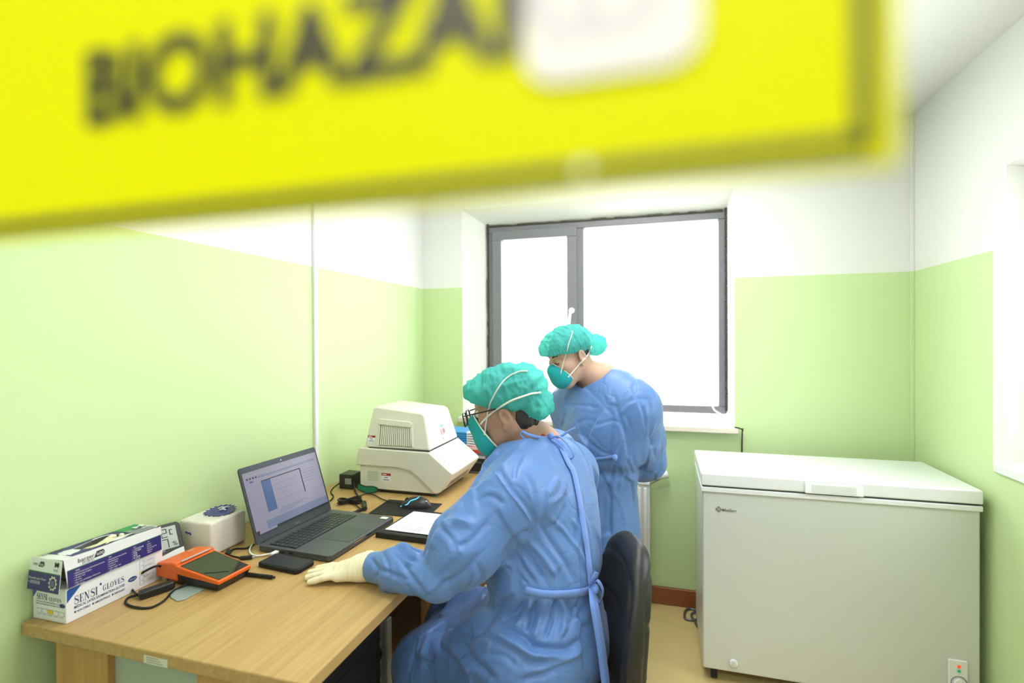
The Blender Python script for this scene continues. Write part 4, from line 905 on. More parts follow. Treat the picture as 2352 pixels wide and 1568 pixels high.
# ------------------------------------------------------------------ chest freezer
fz = thing('chest_freezer', 'white chest freezer standing under the window by the right wall', 'freezer', (.615, 2.4, 0))
fx0, fx1, fy0, fy1 = .149, 1.082, 2.190, 2.625
FZ_ = .790
MB().box((fx0+.004, fy0+.006, .055), (fx1-.004, fy1, FZ_)).build('cabinet', 'freezer_white', fz, .008)
MB().box((fx0, fy0-.002, FZ_-.020), (fx1, fy1, FZ_)).build('top_rim', 'freezer_lid', fz, .004)
MB().box((fx0+.006, fy0+.006, FZ_), (fx1-.006, fy1, FZ_+.006)).build('gasket', 'dark_gap', fz)
fl2 = MB().box((fx0, fy0-.004, FZ_+.006), (fx1, fy1+.004, .846)).build('lid', 'freezer_lid', fz, .006, seg=3)
hx0, hx1 = .520, .715
hd_ = MB().hexa([(hx0, fy0-.013, FZ_+.006), (hx1, fy0-.013, FZ_+.006), (hx1, fy0, FZ_+.006), (hx0, fy0, FZ_+.006)], [(hx0, fy0-.007, .836), (hx1, fy0-.007, .836), (hx1, fy0, .836), (hx0, fy0, .836)]).build('handle', 'freezer_lid', fl2, .003)
MB().hexa([(hx0+.022, fy0-.0132, FZ_+.012), (hx1-.025, fy0-.0132, FZ_+.012), (hx1-.025, fy0-.004, FZ_+.012), (hx0+.022, fy0-.004, FZ_+.012)], [(hx0+.022, fy0-.0088, .829), (hx1-.025, fy0-.0088, .829), (hx1-.025, fy0-.004, .829), (hx0+.022, fy0-.004, .829)]).build('grip_recess', 'freezer_white', hd_)
nx, nz_ = .208, .696
for dx, dz in ((0, .0075), (0, -.0075), (.0075, 0), (-.0075, 0)):
    patch('maker_badge', 'badge_grey', fz, (nx+dx+.008, fy0+.006, nz_+dz+.006), (1, 0, 0), (0, 0, 1), [(0, -.006), (.006, 0), (0, .006), (-.006, 0)], .0015)
text('Meiling', 'maker_badge', 'badge_grey', fz, (nx+.020, fy0+.006, nz_-.001), (1, 0, 0), (0, 0, 1), .013, .052, lift=.0015, bold=.0004)
dn = MB().cyl((.268, fy0+.006, .096), (.268, fy0-.004, .096), .016).build('drain_plug', 'freezer_lid', fz, .003); MB().cyl((.268, fy0-.004, .096), (.268, fy0-.006, .096), .009).build('plug_cap', 'freezer_white', dn)
cp_ = MB().box((.978, fy0-.002, .10), (1.038, fy0+.007, .236)).build('control_panel', 'freezer_lid', fz, .006)
MB().box((1.005, fy0-.005, .210), (1.014, fy0-.001, .219)).build('indicator', 'led_orange', cp_, .001); MB().box((1.005, fy0-.005, .194), (1.014, fy0-.001, .203)).build('indicator', 'led_green', cp_, .001)
MB().tube([(1.0095+.024*math.cos(t*math.pi/12), fy0-.003, .155+.024*math.sin(t*math.pi/12)) for t in range(24)], .0015, closed=True, spline=False).build('dial_ring', 'badge_grey', cp_)
MB().cyl((1.0095, fy0-.002, .155), (1.0095, fy0-.012, .155), .019).build('dial', 'freezer_lid', cp_, .003)
for x in (fx0+.05, fx1-.05):
    for y in (fy0+.05, fy1-.05): MB().cyl((x-.012, y, .027), (x+.012, y, .027), .027, n=18).build('castor', 'dark_rubber', fz, .003); MB().box((x-.016, y-.014, .03), (x+.016, y+.014, .056)).build('castor_bracket', 'steel_grey', fz)
# its cord on the floor
pcs = [onz(x, y, .006) for x, y in ((1602, 1402), (1585, 1398), (1574, 1404), (1574, 1420), (1590, 1424), (1602, 1420), (1598, 1405), (1588, 1412), (1596, 1426), (1606, 1440))]+[(fx0+.08, fy1+.03, .006)]
tag(MB().tube(pcs, .006).build('freezer_cord', 'steel_grey', None, smooth=True), 'grey power cord coiled on the floor beside the freezer', 'cord')
q = [ony(1690, 975, 2.70), ony(1703, 985, 2.76), (ony(1704, 1000, YB)[0], YB-.006, .88), (ony(1704, 1000, YB)[0], YB-.006, .4), (ony(1704, 1000, YB)[0]+.05, YB-.03, .02)]
q[0] = (q[0][0], 2.74, .945); q[1] = (q[1][0], 2.724, .935)
tag(MB().tube(q, .003).build('wall_wire', 'black_matte', None, smooth=True), 'thin black wire running down the wall behind the freezer', 'wire')

# ------------------------------------------------------------------ radiator below the window
rd = thing('radiator', 'white ribbed radiator on the back wall behind the standing person', 'radiator', (-.45, 2.72, 0))
rx0, rx1 = -.78, -.062
MB().box((rx0, 2.700, .14), (rx1, 2.712, .640)).build('panel', 'radiator_white', rd, .003)
rme = None
for k in range(24):
    x = rx0+.015+k*.0296
    if rme is None:
        o = MB().box((-.009, 0, 0), (.009, .014, .47)).build('rib', 'radiator_white', rd, .004); rme = o.data; o.location = (x, 2.688, .155)
        o.matrix_parent_inverse = wm(rd).inverted()
    else:
        o2 = bpy.data.objects.new('rib', rme); COL.objects.link(o2); o2.location = (x, 2.688, .155); attach(o2, rd)
        b_ = o2.modifiers.new('bevel', 'BEVEL'); b_.width = .004; b_.segments = 2
MB().box((rx0, 2.690, .640), (rx1, 2.775, .655)).build('top_grille', 'radiator_white', rd, .003)
for x in (rx0+.1, rx1-.1): MB().box((x-.015, 2.712, .2), (x+.015, YB-.001, .24)).build('bracket', 'radiator_white', rd)
MB().cyl((rx1-.005, 2.742, .64), (rx1+.062, 2.742, .68), .013).build('valve', 'chrome', rd); MB().cyl((rx1+.03, 2.742, .675), (rx1+.09, 2.742, .69), .019, n=14).build('valve_head', 'white_plastic', rd)
MB().tube([(rx1-.02, 2.745, .17), (rx1-.02, 2.745, .0)], .010).build('pipe', 'radiator_white', rd)
# ------------------------------------------------------------------ implicit surfaces for bodies and cloth
def npv(*a): return np.array(a, float)
def unit(v): v = np.asarray(v, float); return v/np.linalg.norm(v)
def smin(a, b, k):
    h = np.clip(.5+.5*(b-a)/k, 0, 1); return b*(1-h)+a*h-k*h*(1-h)
def smax(a, b, k): return -smin(-a, -b, k)
def cone(a, b, ra, rb):
    a, b = np.asarray(a, float), np.asarray(b, float); d = b-a; L = d@d
    def f(p):
        q = p-a; t = np.clip((q@d)/L, 0, 1); return np.linalg.norm(q-t[:, None]*d, axis=1)-(ra+(rb-ra)*t)
    return f
def ell(c, r, fr=None):
    c = np.asarray(c, float); r = np.asarray(r, float); fr = np.eye(3) if fr is None else np.asarray(fr, float)  # rows = local axes
    def f(p):
        q = (p-c)@fr.T; k0 = np.linalg.norm(q/r, axis=1); k1 = np.linalg.norm(q/(r*r), axis=1)+1e-9
        return k0*(k0-1)/k1
    return f
def union(fs, k):
    def f(p):
        d = fs[0][0](p) if isinstance(fs[0], tuple) else fs[0](p)
        for g in fs[1:]:
            if isinstance(g, tuple): d = smin(d, g[0](p), g[1])
            else: d = smin(d, g(p), k)
        return d
    return f
def surface(fn, lo, hi, h):
    """block-sparse surface nets; returns vertices and quads"""
    B = 8; lo = np.asarray(lo, float); hi = np.asarray(hi, float)
    nb = np.ceil((hi-lo)/(h*B)).astype(int); N = nb*B
    g = np.stack(np.meshgrid(*[np.arange(n) for n in nb], indexing='ij'), -1).reshape(-1, 3)
    cen = lo+(g+.5)*B*h; d = fn(cen); g = g[np.abs(d) < B*h*1.15]
    o = np.stack(np.meshgrid(*[np.arange(B+1)]*3, indexing='ij'), -1).reshape(-1, 3)
    idx = (g[:, None, :]*B+o[None]).reshape(-1, 3)
    D = fn(lo+idx*h).reshape(len(g), B+1, B+1, B+1)
    S = D < 0
    corners = [(a, b, c) for a in (0, 1) for b in (0, 1) for c in (0, 1)]
    sl = lambda a: slice(a, a+B)
    cnt = sum(S[:, sl(a), sl(b), sl(c)].astype(np.int8) for a, b, c in corners)
    act = (cnt > 0) & (cnt < 8)
    bi, i, j, k = np.nonzero(act)
    acc = np.zeros((len(bi), 3)); num = np.zeros(len(bi))
    for ax in range(3):
        for u in (0, 1):
            for w in (0, 1):
                a = [0, 0, 0]; oth = [q for q in range(3) if q != ax]; a[oth[0]] = u; a[oth[1]] = w
                b = list(a); b[ax] = 1
                d0 = D[bi, i+a[0], j+a[1], k+a[2]]; d1 = D[bi, i+b[0], j+b[1], k+b[2]]
                m = (d0 < 0) != (d1 < 0); t = np.where(m, d0/np.where(m, d0-d1, 1), 0)
                pt = np.tile(np.array(a, float), (len(bi), 1)); pt[:, ax] = t
                acc[m] += pt[m]; num[m] += 1
    cell = np.stack([i, j, k], 1)+g[bi]*B
    V = lo+(cell+acc/num[:, None])*h
    key = (cell[:, 0]*(N[1]+1)+cell[:, 1])*(N[2]+1)+cell[:, 2]
    order = np.argsort(key); ks = key[order]
    def find(c):
        q = (c[:, 0]*(N[1]+1)+c[:, 1])*(N[2]+1)+c[:, 2]; p = np.clip(np.searchsorted(ks, q), 0, len(ks)-1)
        return np.where(ks[p] == q, order[p], -1)
    F = []
    for ax in range(3):
        b = [0, 0, 0]; b[ax] = 1
        s0 = S[:, :B, :B, :B]; s1 = S[:, b[0]:b[0]+B, b[1]:b[1]+B, b[2]:b[2]+B]
        bi, i, j, k = np.nonzero(s0 != s1); c = np.stack([i, j, k], 1)+g[bi]*B
        u, w = (ax+1) % 3, (ax+2) % 3; eu = np.zeros(3, int); eu[u] = 1; ew = np.zeros(3, int); ew[w] = 1
        q = np.stack([find(c), find(c-eu), find(c-eu-ew), find(c-ew)], 1)
        fl = s0[bi, i, j, k]; q[~fl] = q[~fl][:, ::-1]
        F.append(q[(q >= 0).all(1)])
    F = np.concatenate(F)
    return V, F
def normals(V, F):
    n = np.cross(V[F[:, 2]]-V[F[:, 0]], V[F[:, 3]]-V[F[:, 1]]); N = np.zeros_like(V)
    for q in range(4): np.add.at(N, F[:, q], n)
    return N/(np.linalg.norm(N, axis=1)[:, None]+1e-12)
def relax(V, F, it=1, lam=.5):
    for _ in range(it):
        A = np.zeros_like(V); c = np.zeros(len(V))
        for q in range(4):
            np.add.at(A, F[:, q], V[F[:, (q+1) % 4]]); np.add.at(A, F[:, q], V[F[:, (q+3) % 4]]); np.add.at(c, F[:, q], 2)
        V = V+(A/c[:, None]-V)*lam
    return V
_rng = np.random.RandomState(4); _tab = _rng.rand(64, 64, 64).astype(np.float32)
def vnoise(p):
    i = np.floor(p).astype(int); f = p-i; f = f*f*(3-2*f); r = 0
    for a in (0, 1):
        for b in (0, 1):
            for c in (0, 1):
                w = (f[:, 0] if a else 1-f[:, 0])*(f[:, 1] if b else 1-f[:, 1])*(f[:, 2] if c else 1-f[:, 2])
                r = r+w*_tab[(i[:, 0]+a) % 64, (i[:, 1]+b) % 64, (i[:, 2]+c) % 64]
    return r
def ridge(p): return 1-np.abs(2*vnoise(p)-1)
def facets(V, N, spacing, tilt, tau, seed, stretch=(1, 1, 1)):
    """crumple the cloth into small flat facets that meet in creases"""
    rs = np.random.RandomState(seed); W = V*np.array(stretch); idx = rs.permutation(len(V)); seeds = []
    cell = {}
    for i in idx[:6000]:
        k = tuple(np.floor(W[i]/spacing).astype(int))
        if k not in cell: cell[k] = i; seeds.append(i)
    S = W[seeds]; G = rs.normal(size=(len(seeds), 3))*tilt; B = rs.normal(size=len(seeds))*tilt*spacing*.25; out = np.zeros(len(V))
    for a in range(0, len(V), 8000):
        d = np.sqrt(((W[a:a+8000, None, :]-S[None])**2).sum(-1)).astype(np.float32); near = np.argpartition(d, 5, axis=1)[:, :5]
        dn = np.take_along_axis(d, near, 1); w = np.exp(-(dn-dn.min(1, keepdims=True))/tau); w /= w.sum(1, keepdims=True)
        h = ((W[a:a+8000, None, :]-S[near])*G[near]).sum(-1)+B[near]; out[a:a+8000] = (w*h).sum(1)
    return out
def segdist(xy, pts):
    best = np.full(len(xy), 1e9); side = np.zeros(len(xy)); par = np.zeros(len(xy)); L = len(pts)-1
    for s in range(L):
        a, b = np.array(pts[s], float), np.array(pts[s+1], float); d = b-a; t = np.clip(((xy-a)@d)/(d@d), 0, 1)
        q = xy-a-t[:, None]*d; e = np.hypot(q[:, 0], q[:, 1]); m = e < best
        best[m] = e[m]; side[m] = np.sign(d[0]*q[m, 1]-d[1]*q[m, 0]); par[m] = (s+t[m])/L
    return best, side, par
def crease(V, N, folds):
    """press folds into the cloth along lines: (amplitude m, width px, points)"""
    pr = proj(V); view = (CAM-V); view /= np.linalg.norm(view, axis=1)[:, None]; face = np.clip((N*view).sum(1)*3, 0, 1)
    D = np.zeros(len(V))
    for amp, wd, pts in folds:
        xs = [p[0] for p in pts]; ys = [p[1] for p in pts]; r = wd*3.2
        m = (pr[:, 0] > min(xs)-r) & (pr[:, 0] < max(xs)+r) & (pr[:, 1] > min(ys)-r) & (pr[:, 1] < max(ys)+r) & (face > 0)
        if not m.any(): continue
        sm = [tuple(q)[:2] for q in cat([Vector((x, y, 0)) for x, y in pts])] if len(pts) > 2 else pts
        d, s, t = segdist(pr[m, :2], sm)
        fade = np.clip(np.minimum(t, 1-t)*5, .15, 1)
        x = d/wd; w1 = np.where(s > 0, x, x*.55)     # steeper on one side
        x = x/.62; w1 = w1/.62; D[m] += 1.0*amp*fade*(np.exp(-1.1*w1)-.30*np.exp(-((x-2.2)/1.2)**2))*face[m]
    return V+N*D[:, None]
class Cloth:
    def __init__(s, V, F): s.bvh = BVHTree.FromPolygons([tuple(v) for v in V], [tuple(int(i) for i in f) for f in F])
    def hit(s, x, y, lift=.002):
        d = Vector(ray(x, y)).normalized(); h = s.bvh.ray_cast(Vector(CAM), d)
        if h[0] is None: return None
        n = h[1] if h[1].dot(d) < 0 else -h[1]
        return h[0]+n*lift
def onsurf(cl, pts, lift=.002, k=6):
    q = [tuple(v)[:2] for v in cat([Vector((x, y, 0)) for x, y in pts], k=k)] if len(pts) > 2 else pts
    o = [cl.hit(x, y, lift) for x, y in q]; return [p for p in o if p is not None]
def ribbon(name, m, parent, cl, pts, wpx, lift=.003, th=.0012, k=6):
    q = [Vector(tuple(v)[:2]) for v in cat([Vector((x, y, 0)) for x, y in pts], k=k)]
    A = []; 
    for i, c in enumerate(q):
        d = (q[min(i+1, len(q)-1)]-q[max(i-1, 0)]).normalized(); n = Vector((-d.y, d.x)); w = wpx(i/(len(q)-1)) if callable(wpx) else wpx
        r = [cl.hit(*(c+n*w*s), lift) for s in (-.5, 0, .5)]
        if all(x is not None for x in r): A.append(r)
    if len(A) < 2: return None
    v = [p for r in A for p in r]; f = []
    for i in range(len(A)-1):
        for s in (0, 1): f.append((i*3+s, i*3+s+1, i*3+s+4, i*3+s+3))
    o = MB().add(v, f).build(name, m, parent, smooth=True); so = o.modifiers.new('solid', 'SOLIDIFY'); so.thickness = th; so.offset = 1; return o
def freeribbon(name, m, parent, pts, w, nrm):
    """loose ribbon through 3-D points, width w, facing nrm"""
    p = cat([Vector(q) for q in pts]); nrm = Vector(nrm).normalized(); v = []; f = []
    for i, c in enumerate(p):
        d = (p[min(i+1, len(p)-1)]-p[max(i-1, 0)]).normalized(); s = d.cross(nrm); s = s.normalized() if s.length > 1e-4 else Vector((0, 0, 1)); v += [c-s*w/2, c+s*w/2]
    for i in range(len(p)-1): f.append((2*i, 2*i+1, 2*i+3, 2*i+2))
    o = MB().add(v, f).build(name, m, parent, smooth=True); so = o.modifiers.new('solid', 'SOLIDIFY'); so.thickness = .0010; so.offset = 0; return o

# ------------------------------------------------------------------ cloth and skin materials
def cloth_mat(name, col, col2, crinkle=.5):
    m = mat(name, col, .45, .5, sheen=.15); n, l, b = nodes(m)
    vary(m, 7, .07, 4, col2=None)
    bump(m, 34, .002, crinkle*.6, 2)
    for sc_r, di, st, vs in ((7, .010, .25, (1, 1, .7)),):
        rn = n.new('ShaderNodeTexNoise'); rn.noise_type = 'RIDGED_MULTIFRACTAL'; rn.inputs['Scale'].default_value = sc_r; rn.inputs['Detail'].default_value = 1.5; rn.inputs['Distortion'].default_value = .35
        l.new(coords(m, 'Object', vs), rn.inputs['Vector']); rb = n.new('ShaderNodeBump'); rb.inputs['Strength'].default_value = st*crinkle; rb.inputs['Distance'].default_value = di
        l.new(b.inputs['Normal'].links[0].from_socket, rb.inputs['Normal']); l.new(rn.outputs[0], rb.inputs['Height']); l.new(rb.outputs[0], b.inputs['Normal'])
    vo = n.new('ShaderNodeTexVoronoi'); vo.feature = 'DISTANCE_TO_EDGE'; vo.inputs['Scale'].default_value = 9
    no = n.new('ShaderNodeTexNoise'); no.inputs['Scale'].default_value = 7; mxv = n.new('ShaderNodeMix'); mxv.data_type = 'VECTOR'; mxv.inputs[0].default_value = .22
    cs = coords(m); l.new(cs, no.inputs['Vector']); l.new(cs, mxv.inputs[4]); l.new(no.outputs['Color'], mxv.inputs[5]); l.new(mxv.outputs[1], vo.inputs['Vector'])
    mr = n.new('ShaderNodeMapRange'); mr.inputs[1].default_value = 0; mr.inputs[2].default_value = .06; l.new(vo.outputs['Distance'], mr.inputs[0])
    bp = n.new('ShaderNodeBump'); bp.inputs['Strength'].default_value = .32*crinkle; bp.inputs['Distance'].default_value = .004
    old = b.inputs['Normal'].links[0].from_socket; l.new(old, bp.inputs['Normal']); l.new(mr.outputs[0], bp.inputs['Height']); l.new(bp.outputs[0], b.inputs['Normal'])
    return m
cloth_mat('gown_blue', '567fbe', '5f8cd0', .6); mat('tie_blue', '6f95df', .6, .3, sheen=.2); bump(MATS['tie_blue'], 500, .0004, .4)
translucent('cap_teal', '5fd6d0', .35, .6)
b_ = MATS['cap_teal']; n_, l_ = b_.node_tree.nodes, b_.node_tree.links
bump(b_, 55, .004, .5, 4, (1, 1, .35))
_t = n_.new('ShaderNodeBsdfTransparent'); _t.inputs[0].default_value = s2l('9fe6d6'); _m = n_.new('ShaderNodeMixShader'); _m.inputs[0].default_value = .22
_o = n_['Material Output'].inputs[0]; _s = _o.links[0].from_socket; l_.new(_s, _m.inputs[1]); l_.new(_t.outputs[0], _m.inputs[2]); l_.new(_m.outputs[0], _o)
mat('mask_teal', '12a9b2', .7, .3); bump(MATS['mask_teal'], 300, .0005, .3); mat('strap_white', 'ecebe2', .6)
sk_ = mat('skin', 'b48c76', .5, .4); vary(sk_, 18, .06, 4); bump(sk_, 260, .0006, .3)
nodes(sk_)[2].inputs['Subsurface Weight'].default_value = .12; nodes(sk_)[2].inputs['Subsurface Radius'].default_value = (.012, .005, .003)
s2_ = mat('skin_fair', 'cba58e', .5, .4); vary(s2_, 18, .05, 4); bump(s2_, 260, .0006, .3)
nodes(s2_)[2].inputs['Subsurface Weight'].default_value = .12; nodes(s2_)[2].inputs['Subsurface Radius'].default_value = (.012, .005, .003)
mat('hair_black', '14131a', .45, .5); bump(MATS['hair_black'], 140, .004, .8, 3, (1, 1, .2)); mat('brow_dark', '33261f', .8); mat('eye_white', 'd8d4cc', .3); mat('eye_dark', '1c1512', .2)
mat('glasses_black', '16171b', .3, .5); mat('trouser_dark', '22262f', .8); mat('shoe_white', 'd9dad8', .5); mat('gold', 'd9c08a', .25, .5, 1.0); mat('stitch_blue', '4f74c0', .7)

def frame_from(fwd, up):
    x = unit(fwd); z = np.asarray(up, float); z = unit(z-x*(z@x)); y = np.cross(z, x); return np.array([x, y, z])   # rows: forward, left, up
class Head:
    """head frame: forward, left, up axes (rows of R), scale s"""
    def __init__(h, c, fwd, s, up=(0, 0, 1)): h.c = np.asarray(c, float); h.R = frame_from(fwd, up); h.s = s
    def L(h, x, y, z): return h.c+(np.array([x, y, z])*h.s)@h.R
    def loc(h, p): return (p-h.c)@h.R.T/h.s
    def world(h, fn):
        def f(p):
            r = np.linalg.norm(p-h.c, axis=1); out = r-.10; m = r < .22
            if m.any(): out[m] = fn(h.loc(p[m]))*h.s
            return out
        return f
    def mirror(h, p): q = h.loc(np.array(p)); return Vector(h.c+((q*np.array([1, -1, 1]))*h.s)@h.R)
def head_local(q, ear=(-.012, -.002)):
    fs = [ell((-.012, 0, .035), (.097, .076, .092)), (ell((.028, 0, -.040), (.060, .058, .072)), .03), (cone((.070, -.014, -.100), (.070, .014, -.100), .020, .020), .025)]
    for s in (-1, 1):
        fs += [(cone((-.004, s*.056, -.050), (.055, s*.026, -.100), .018, .018), .03), (ell((.056, s*.040, -.018), (.030, .024, .026)), .02), (cone((.082, s*.014, .030), (.070, s*.048, .030), .011, .010), .014)]
    fs += [(cone((.088, 0, .014), (.113, 0, -.024), .008, .011), .012), (cone((.100, -.012, -.028), (.100, .012, -.028), .009, .009), .008), (cone((.092, -.016, -.062), (.092, .016, -.062), .009, .009), .012)]
    d = union(fs, .02)(q)
    for s in (-1, 1):
        d = smax(d, -ell((.096, s*.031, .008), (.016, .017, .010))(q), .010)
        d = smin(d, ell((.078, s*.031, .006), (.013, .014, .0115))(q), .004)
        fe = frame_from((.93, s*.20, -.30), (.25, s*.25, .95))
        ex, ez = ear
        er = ell((ex, s*.083, ez), (.020, .0105, .035), fe)(q); er = smax(er, -ell((ex+.004, s*.0950, ez+.005), (.0130, .0095, .0245), fe)(q), .004)
        er = smin(er, ell((ex+.010, s*.079, ez-.029), (.009, .007, .010), fe)(q), .006)
        d = smin(d, er, .008)
    return d
# ================================================================== seated person
man = thing('person', 'person in blue gown, teal cap and glasses seated at the laptop', 'person', (-.30, 1.42, 0))
mF = unit([-.95, .31, 0]); mL = np.array([-mF[1], mF[0], 0])*1.0; mL = np.cross([0, 0, 1], mF); TB = np.array([mF, mL, [0, 0, 1]])
MH = Head(P(1161, 940, 1.45), unit(-.95*RGT+.07*FWD-.20*UPV), .885); Hc, HR, hL = MH.c, MH.R, MH.L
neck0 = hL(-.030, 0, -.055); neckg = Hc+(np.array([-.030, 0, -.055])*.885)@frame_from(unit(-.93*RGT+.20*FWD-.20*UPV), [0, 0, 1]); C7 = P(1232, 1035, 1.47)
chest = P(1238, 1165, 1.47); belly = P(1252, 1330, 1.44); pelv = P(1240, 1485, 1.42)
Lsh = P(1172, 1130, 1.325); Rsh = P(1297, 1085, 1.63)
Lel = P(1003, 1318, 1.24); Lwr = npv(*onz(850, 1302, T+.040))
Rel = Rsh+npv(-.03, .04, -.29); Rwr = npv(-.38, 1.60, .61)
kneeL = pelv+mF*.33+mL*.10+npv(0, 0, -.11); kneeR = pelv+mF*.40-mL*.12+npv(0, 0, -.085)
footL = npv(kneeL[0]-.02, kneeL[1], .05); footR = npv(kneeR[0]+.0, kneeR[1], .05)
def man_body(p):
    d = MH.world(lambda q: head_local(q, (-.006, -.016)))(p)
    d = smin(d, cone(neck0, C7+mF*.015, .052, .062)(p), .03)
    for f, k in ((cone(C7+npv(0, 0, -.03), chest, .072, .10), .05), (cone(chest, belly, .10, .085), .06), (cone(belly, pelv, .085, .10), .06), (cone(Lsh, C7, .05, .06), .05), (cone(Rsh, C7, .05, .06), .05),
                 (cone(Lsh, Lel, .05, .030), .03), (cone(Lel+npv(0, 0, -.01), Lwr, .028, .024), .02), (cone(Rsh, Rel, .05, .04), .03), (cone(Rel, Rwr, .038, .027), .02),
                 (cone(pelv, kneeL, .085, .055), .05), (cone(pelv, kneeR, .085, .055), .05), (cone(kneeL, footL, .05, .035), .02), (cone(kneeR, footR, .05, .035), .02)):
        d = smin(d, f(p), k)
    return d
V, F = surface(man_body, (-.95, .95, 0), (.02, 1.95, 1.6), .0042); V = relax(V, F, 1, .4)
body = npmesh('body', V, F, 'skin', man); headcl = Cloth(V, F)
# ---- gown
wrL = Lwr+unit(Lel-Lwr)*.035
def man_gown(p):
    d = ell(chest+npv(0, 0, .02), (.145, .195, .19), TB)(p)
    for f, k in ((cone(C7+npv(0, 0, -.045)+mF*.02, chest, .088, .13), .08), (ell(belly, (.155, .185, .20), TB), .09), (ell(pelv+mF*.01+npv(0, 0, .0), (.165, .20, .15), TB), .09),
                 (cone(Lsh+mF*.0, Lsh*.55+C7*.45, .082, .085), .06), (cone(Rsh, Rsh*.55+C7*.45, .078, .085), .06),
                 (cone(Lsh+npv(0, 0, -.01), Lsh*.35+Lel*.65+npv(0, 0, -.005), .088, .090), .05), (cone(Lsh*.35+Lel*.65+npv(0, 0, -.005), Lel+npv(.005, 0, -.008), .088, .056), .03), (cone(Lel+npv(0, 0, -.008), Lel*.4+Lwr*.6+npv(0, 0, .003), .050, .047), .014), (cone(Lel*.4+Lwr*.6+npv(0, 0, .003), Lwr-unit(Lel-Lwr)*.02, .047, .034), .02),
                 (cone(Rsh, Rel, .085, .075), .06), (cone(Rel, Rwr, .072, .04), .04),
                 (cone(pelv+mL*.07, kneeL, .135, .085), .08), (cone(pelv-mL*.07, kneeR, .135, .085), .08), (cone(kneeL, kneeL+npv(.0, 0, -.22), .085, .10), .06), (cone(kneeR, kneeR+npv(.0, 0, -.22), .085, .10), .06), (cone(kneeL*.5+kneeR*.5+npv(0, 0, -.02), pelv, .08, .14), .06)):
        d = smin(d, f(p), k)
    # belt draws the waist in
    q = (p-belly); zz = q[:, 2]+.02*(q@mF)/.15; d = d+.016*np.exp(-(zz+.022)**2/.0011)*np.clip((.30-np.linalg.norm(q[:, :2], axis=1))/.06, 0, 1)
    # neck opening
    d = smax(d, -ell(C7+mF*.028+npv(0, 0, .035), (.080, .072, .055), TB)(p), .012)
    d = smax(d, -(cone(neckg, C7+mF*.018+npv(0, 0, -.05), .068, .071)(p)), .006)
    d = smax(d, -(p[:, 2]-.20), .01)
    m = (p[:, 0] < -.60) & (p[:, 2] > T-.045) & (p[:, 2] < T+.02); d = np.where(m, np.maximum(d, T+.0015-p[:, 2]), d)
    cu = unit(Lel-Lwr); d = smax(d, np.where((p-Lwr)@cu < .10, -((p-Lwr)@cu)+.004, -1.0)+np.where(np.linalg.norm(p-Lwr, axis=1) > .12, -1.0, 0), .004)
    return d
V, F = surface(man_gown, (-.95, .95, .15), (.06, 2.0, 1.3), .0048); V = relax(V, F, 1, .5)
N = normals(V, F)
K = lambda x, y: (700+x*.375, 980+y*.375)      # working coordinates of the traced folds
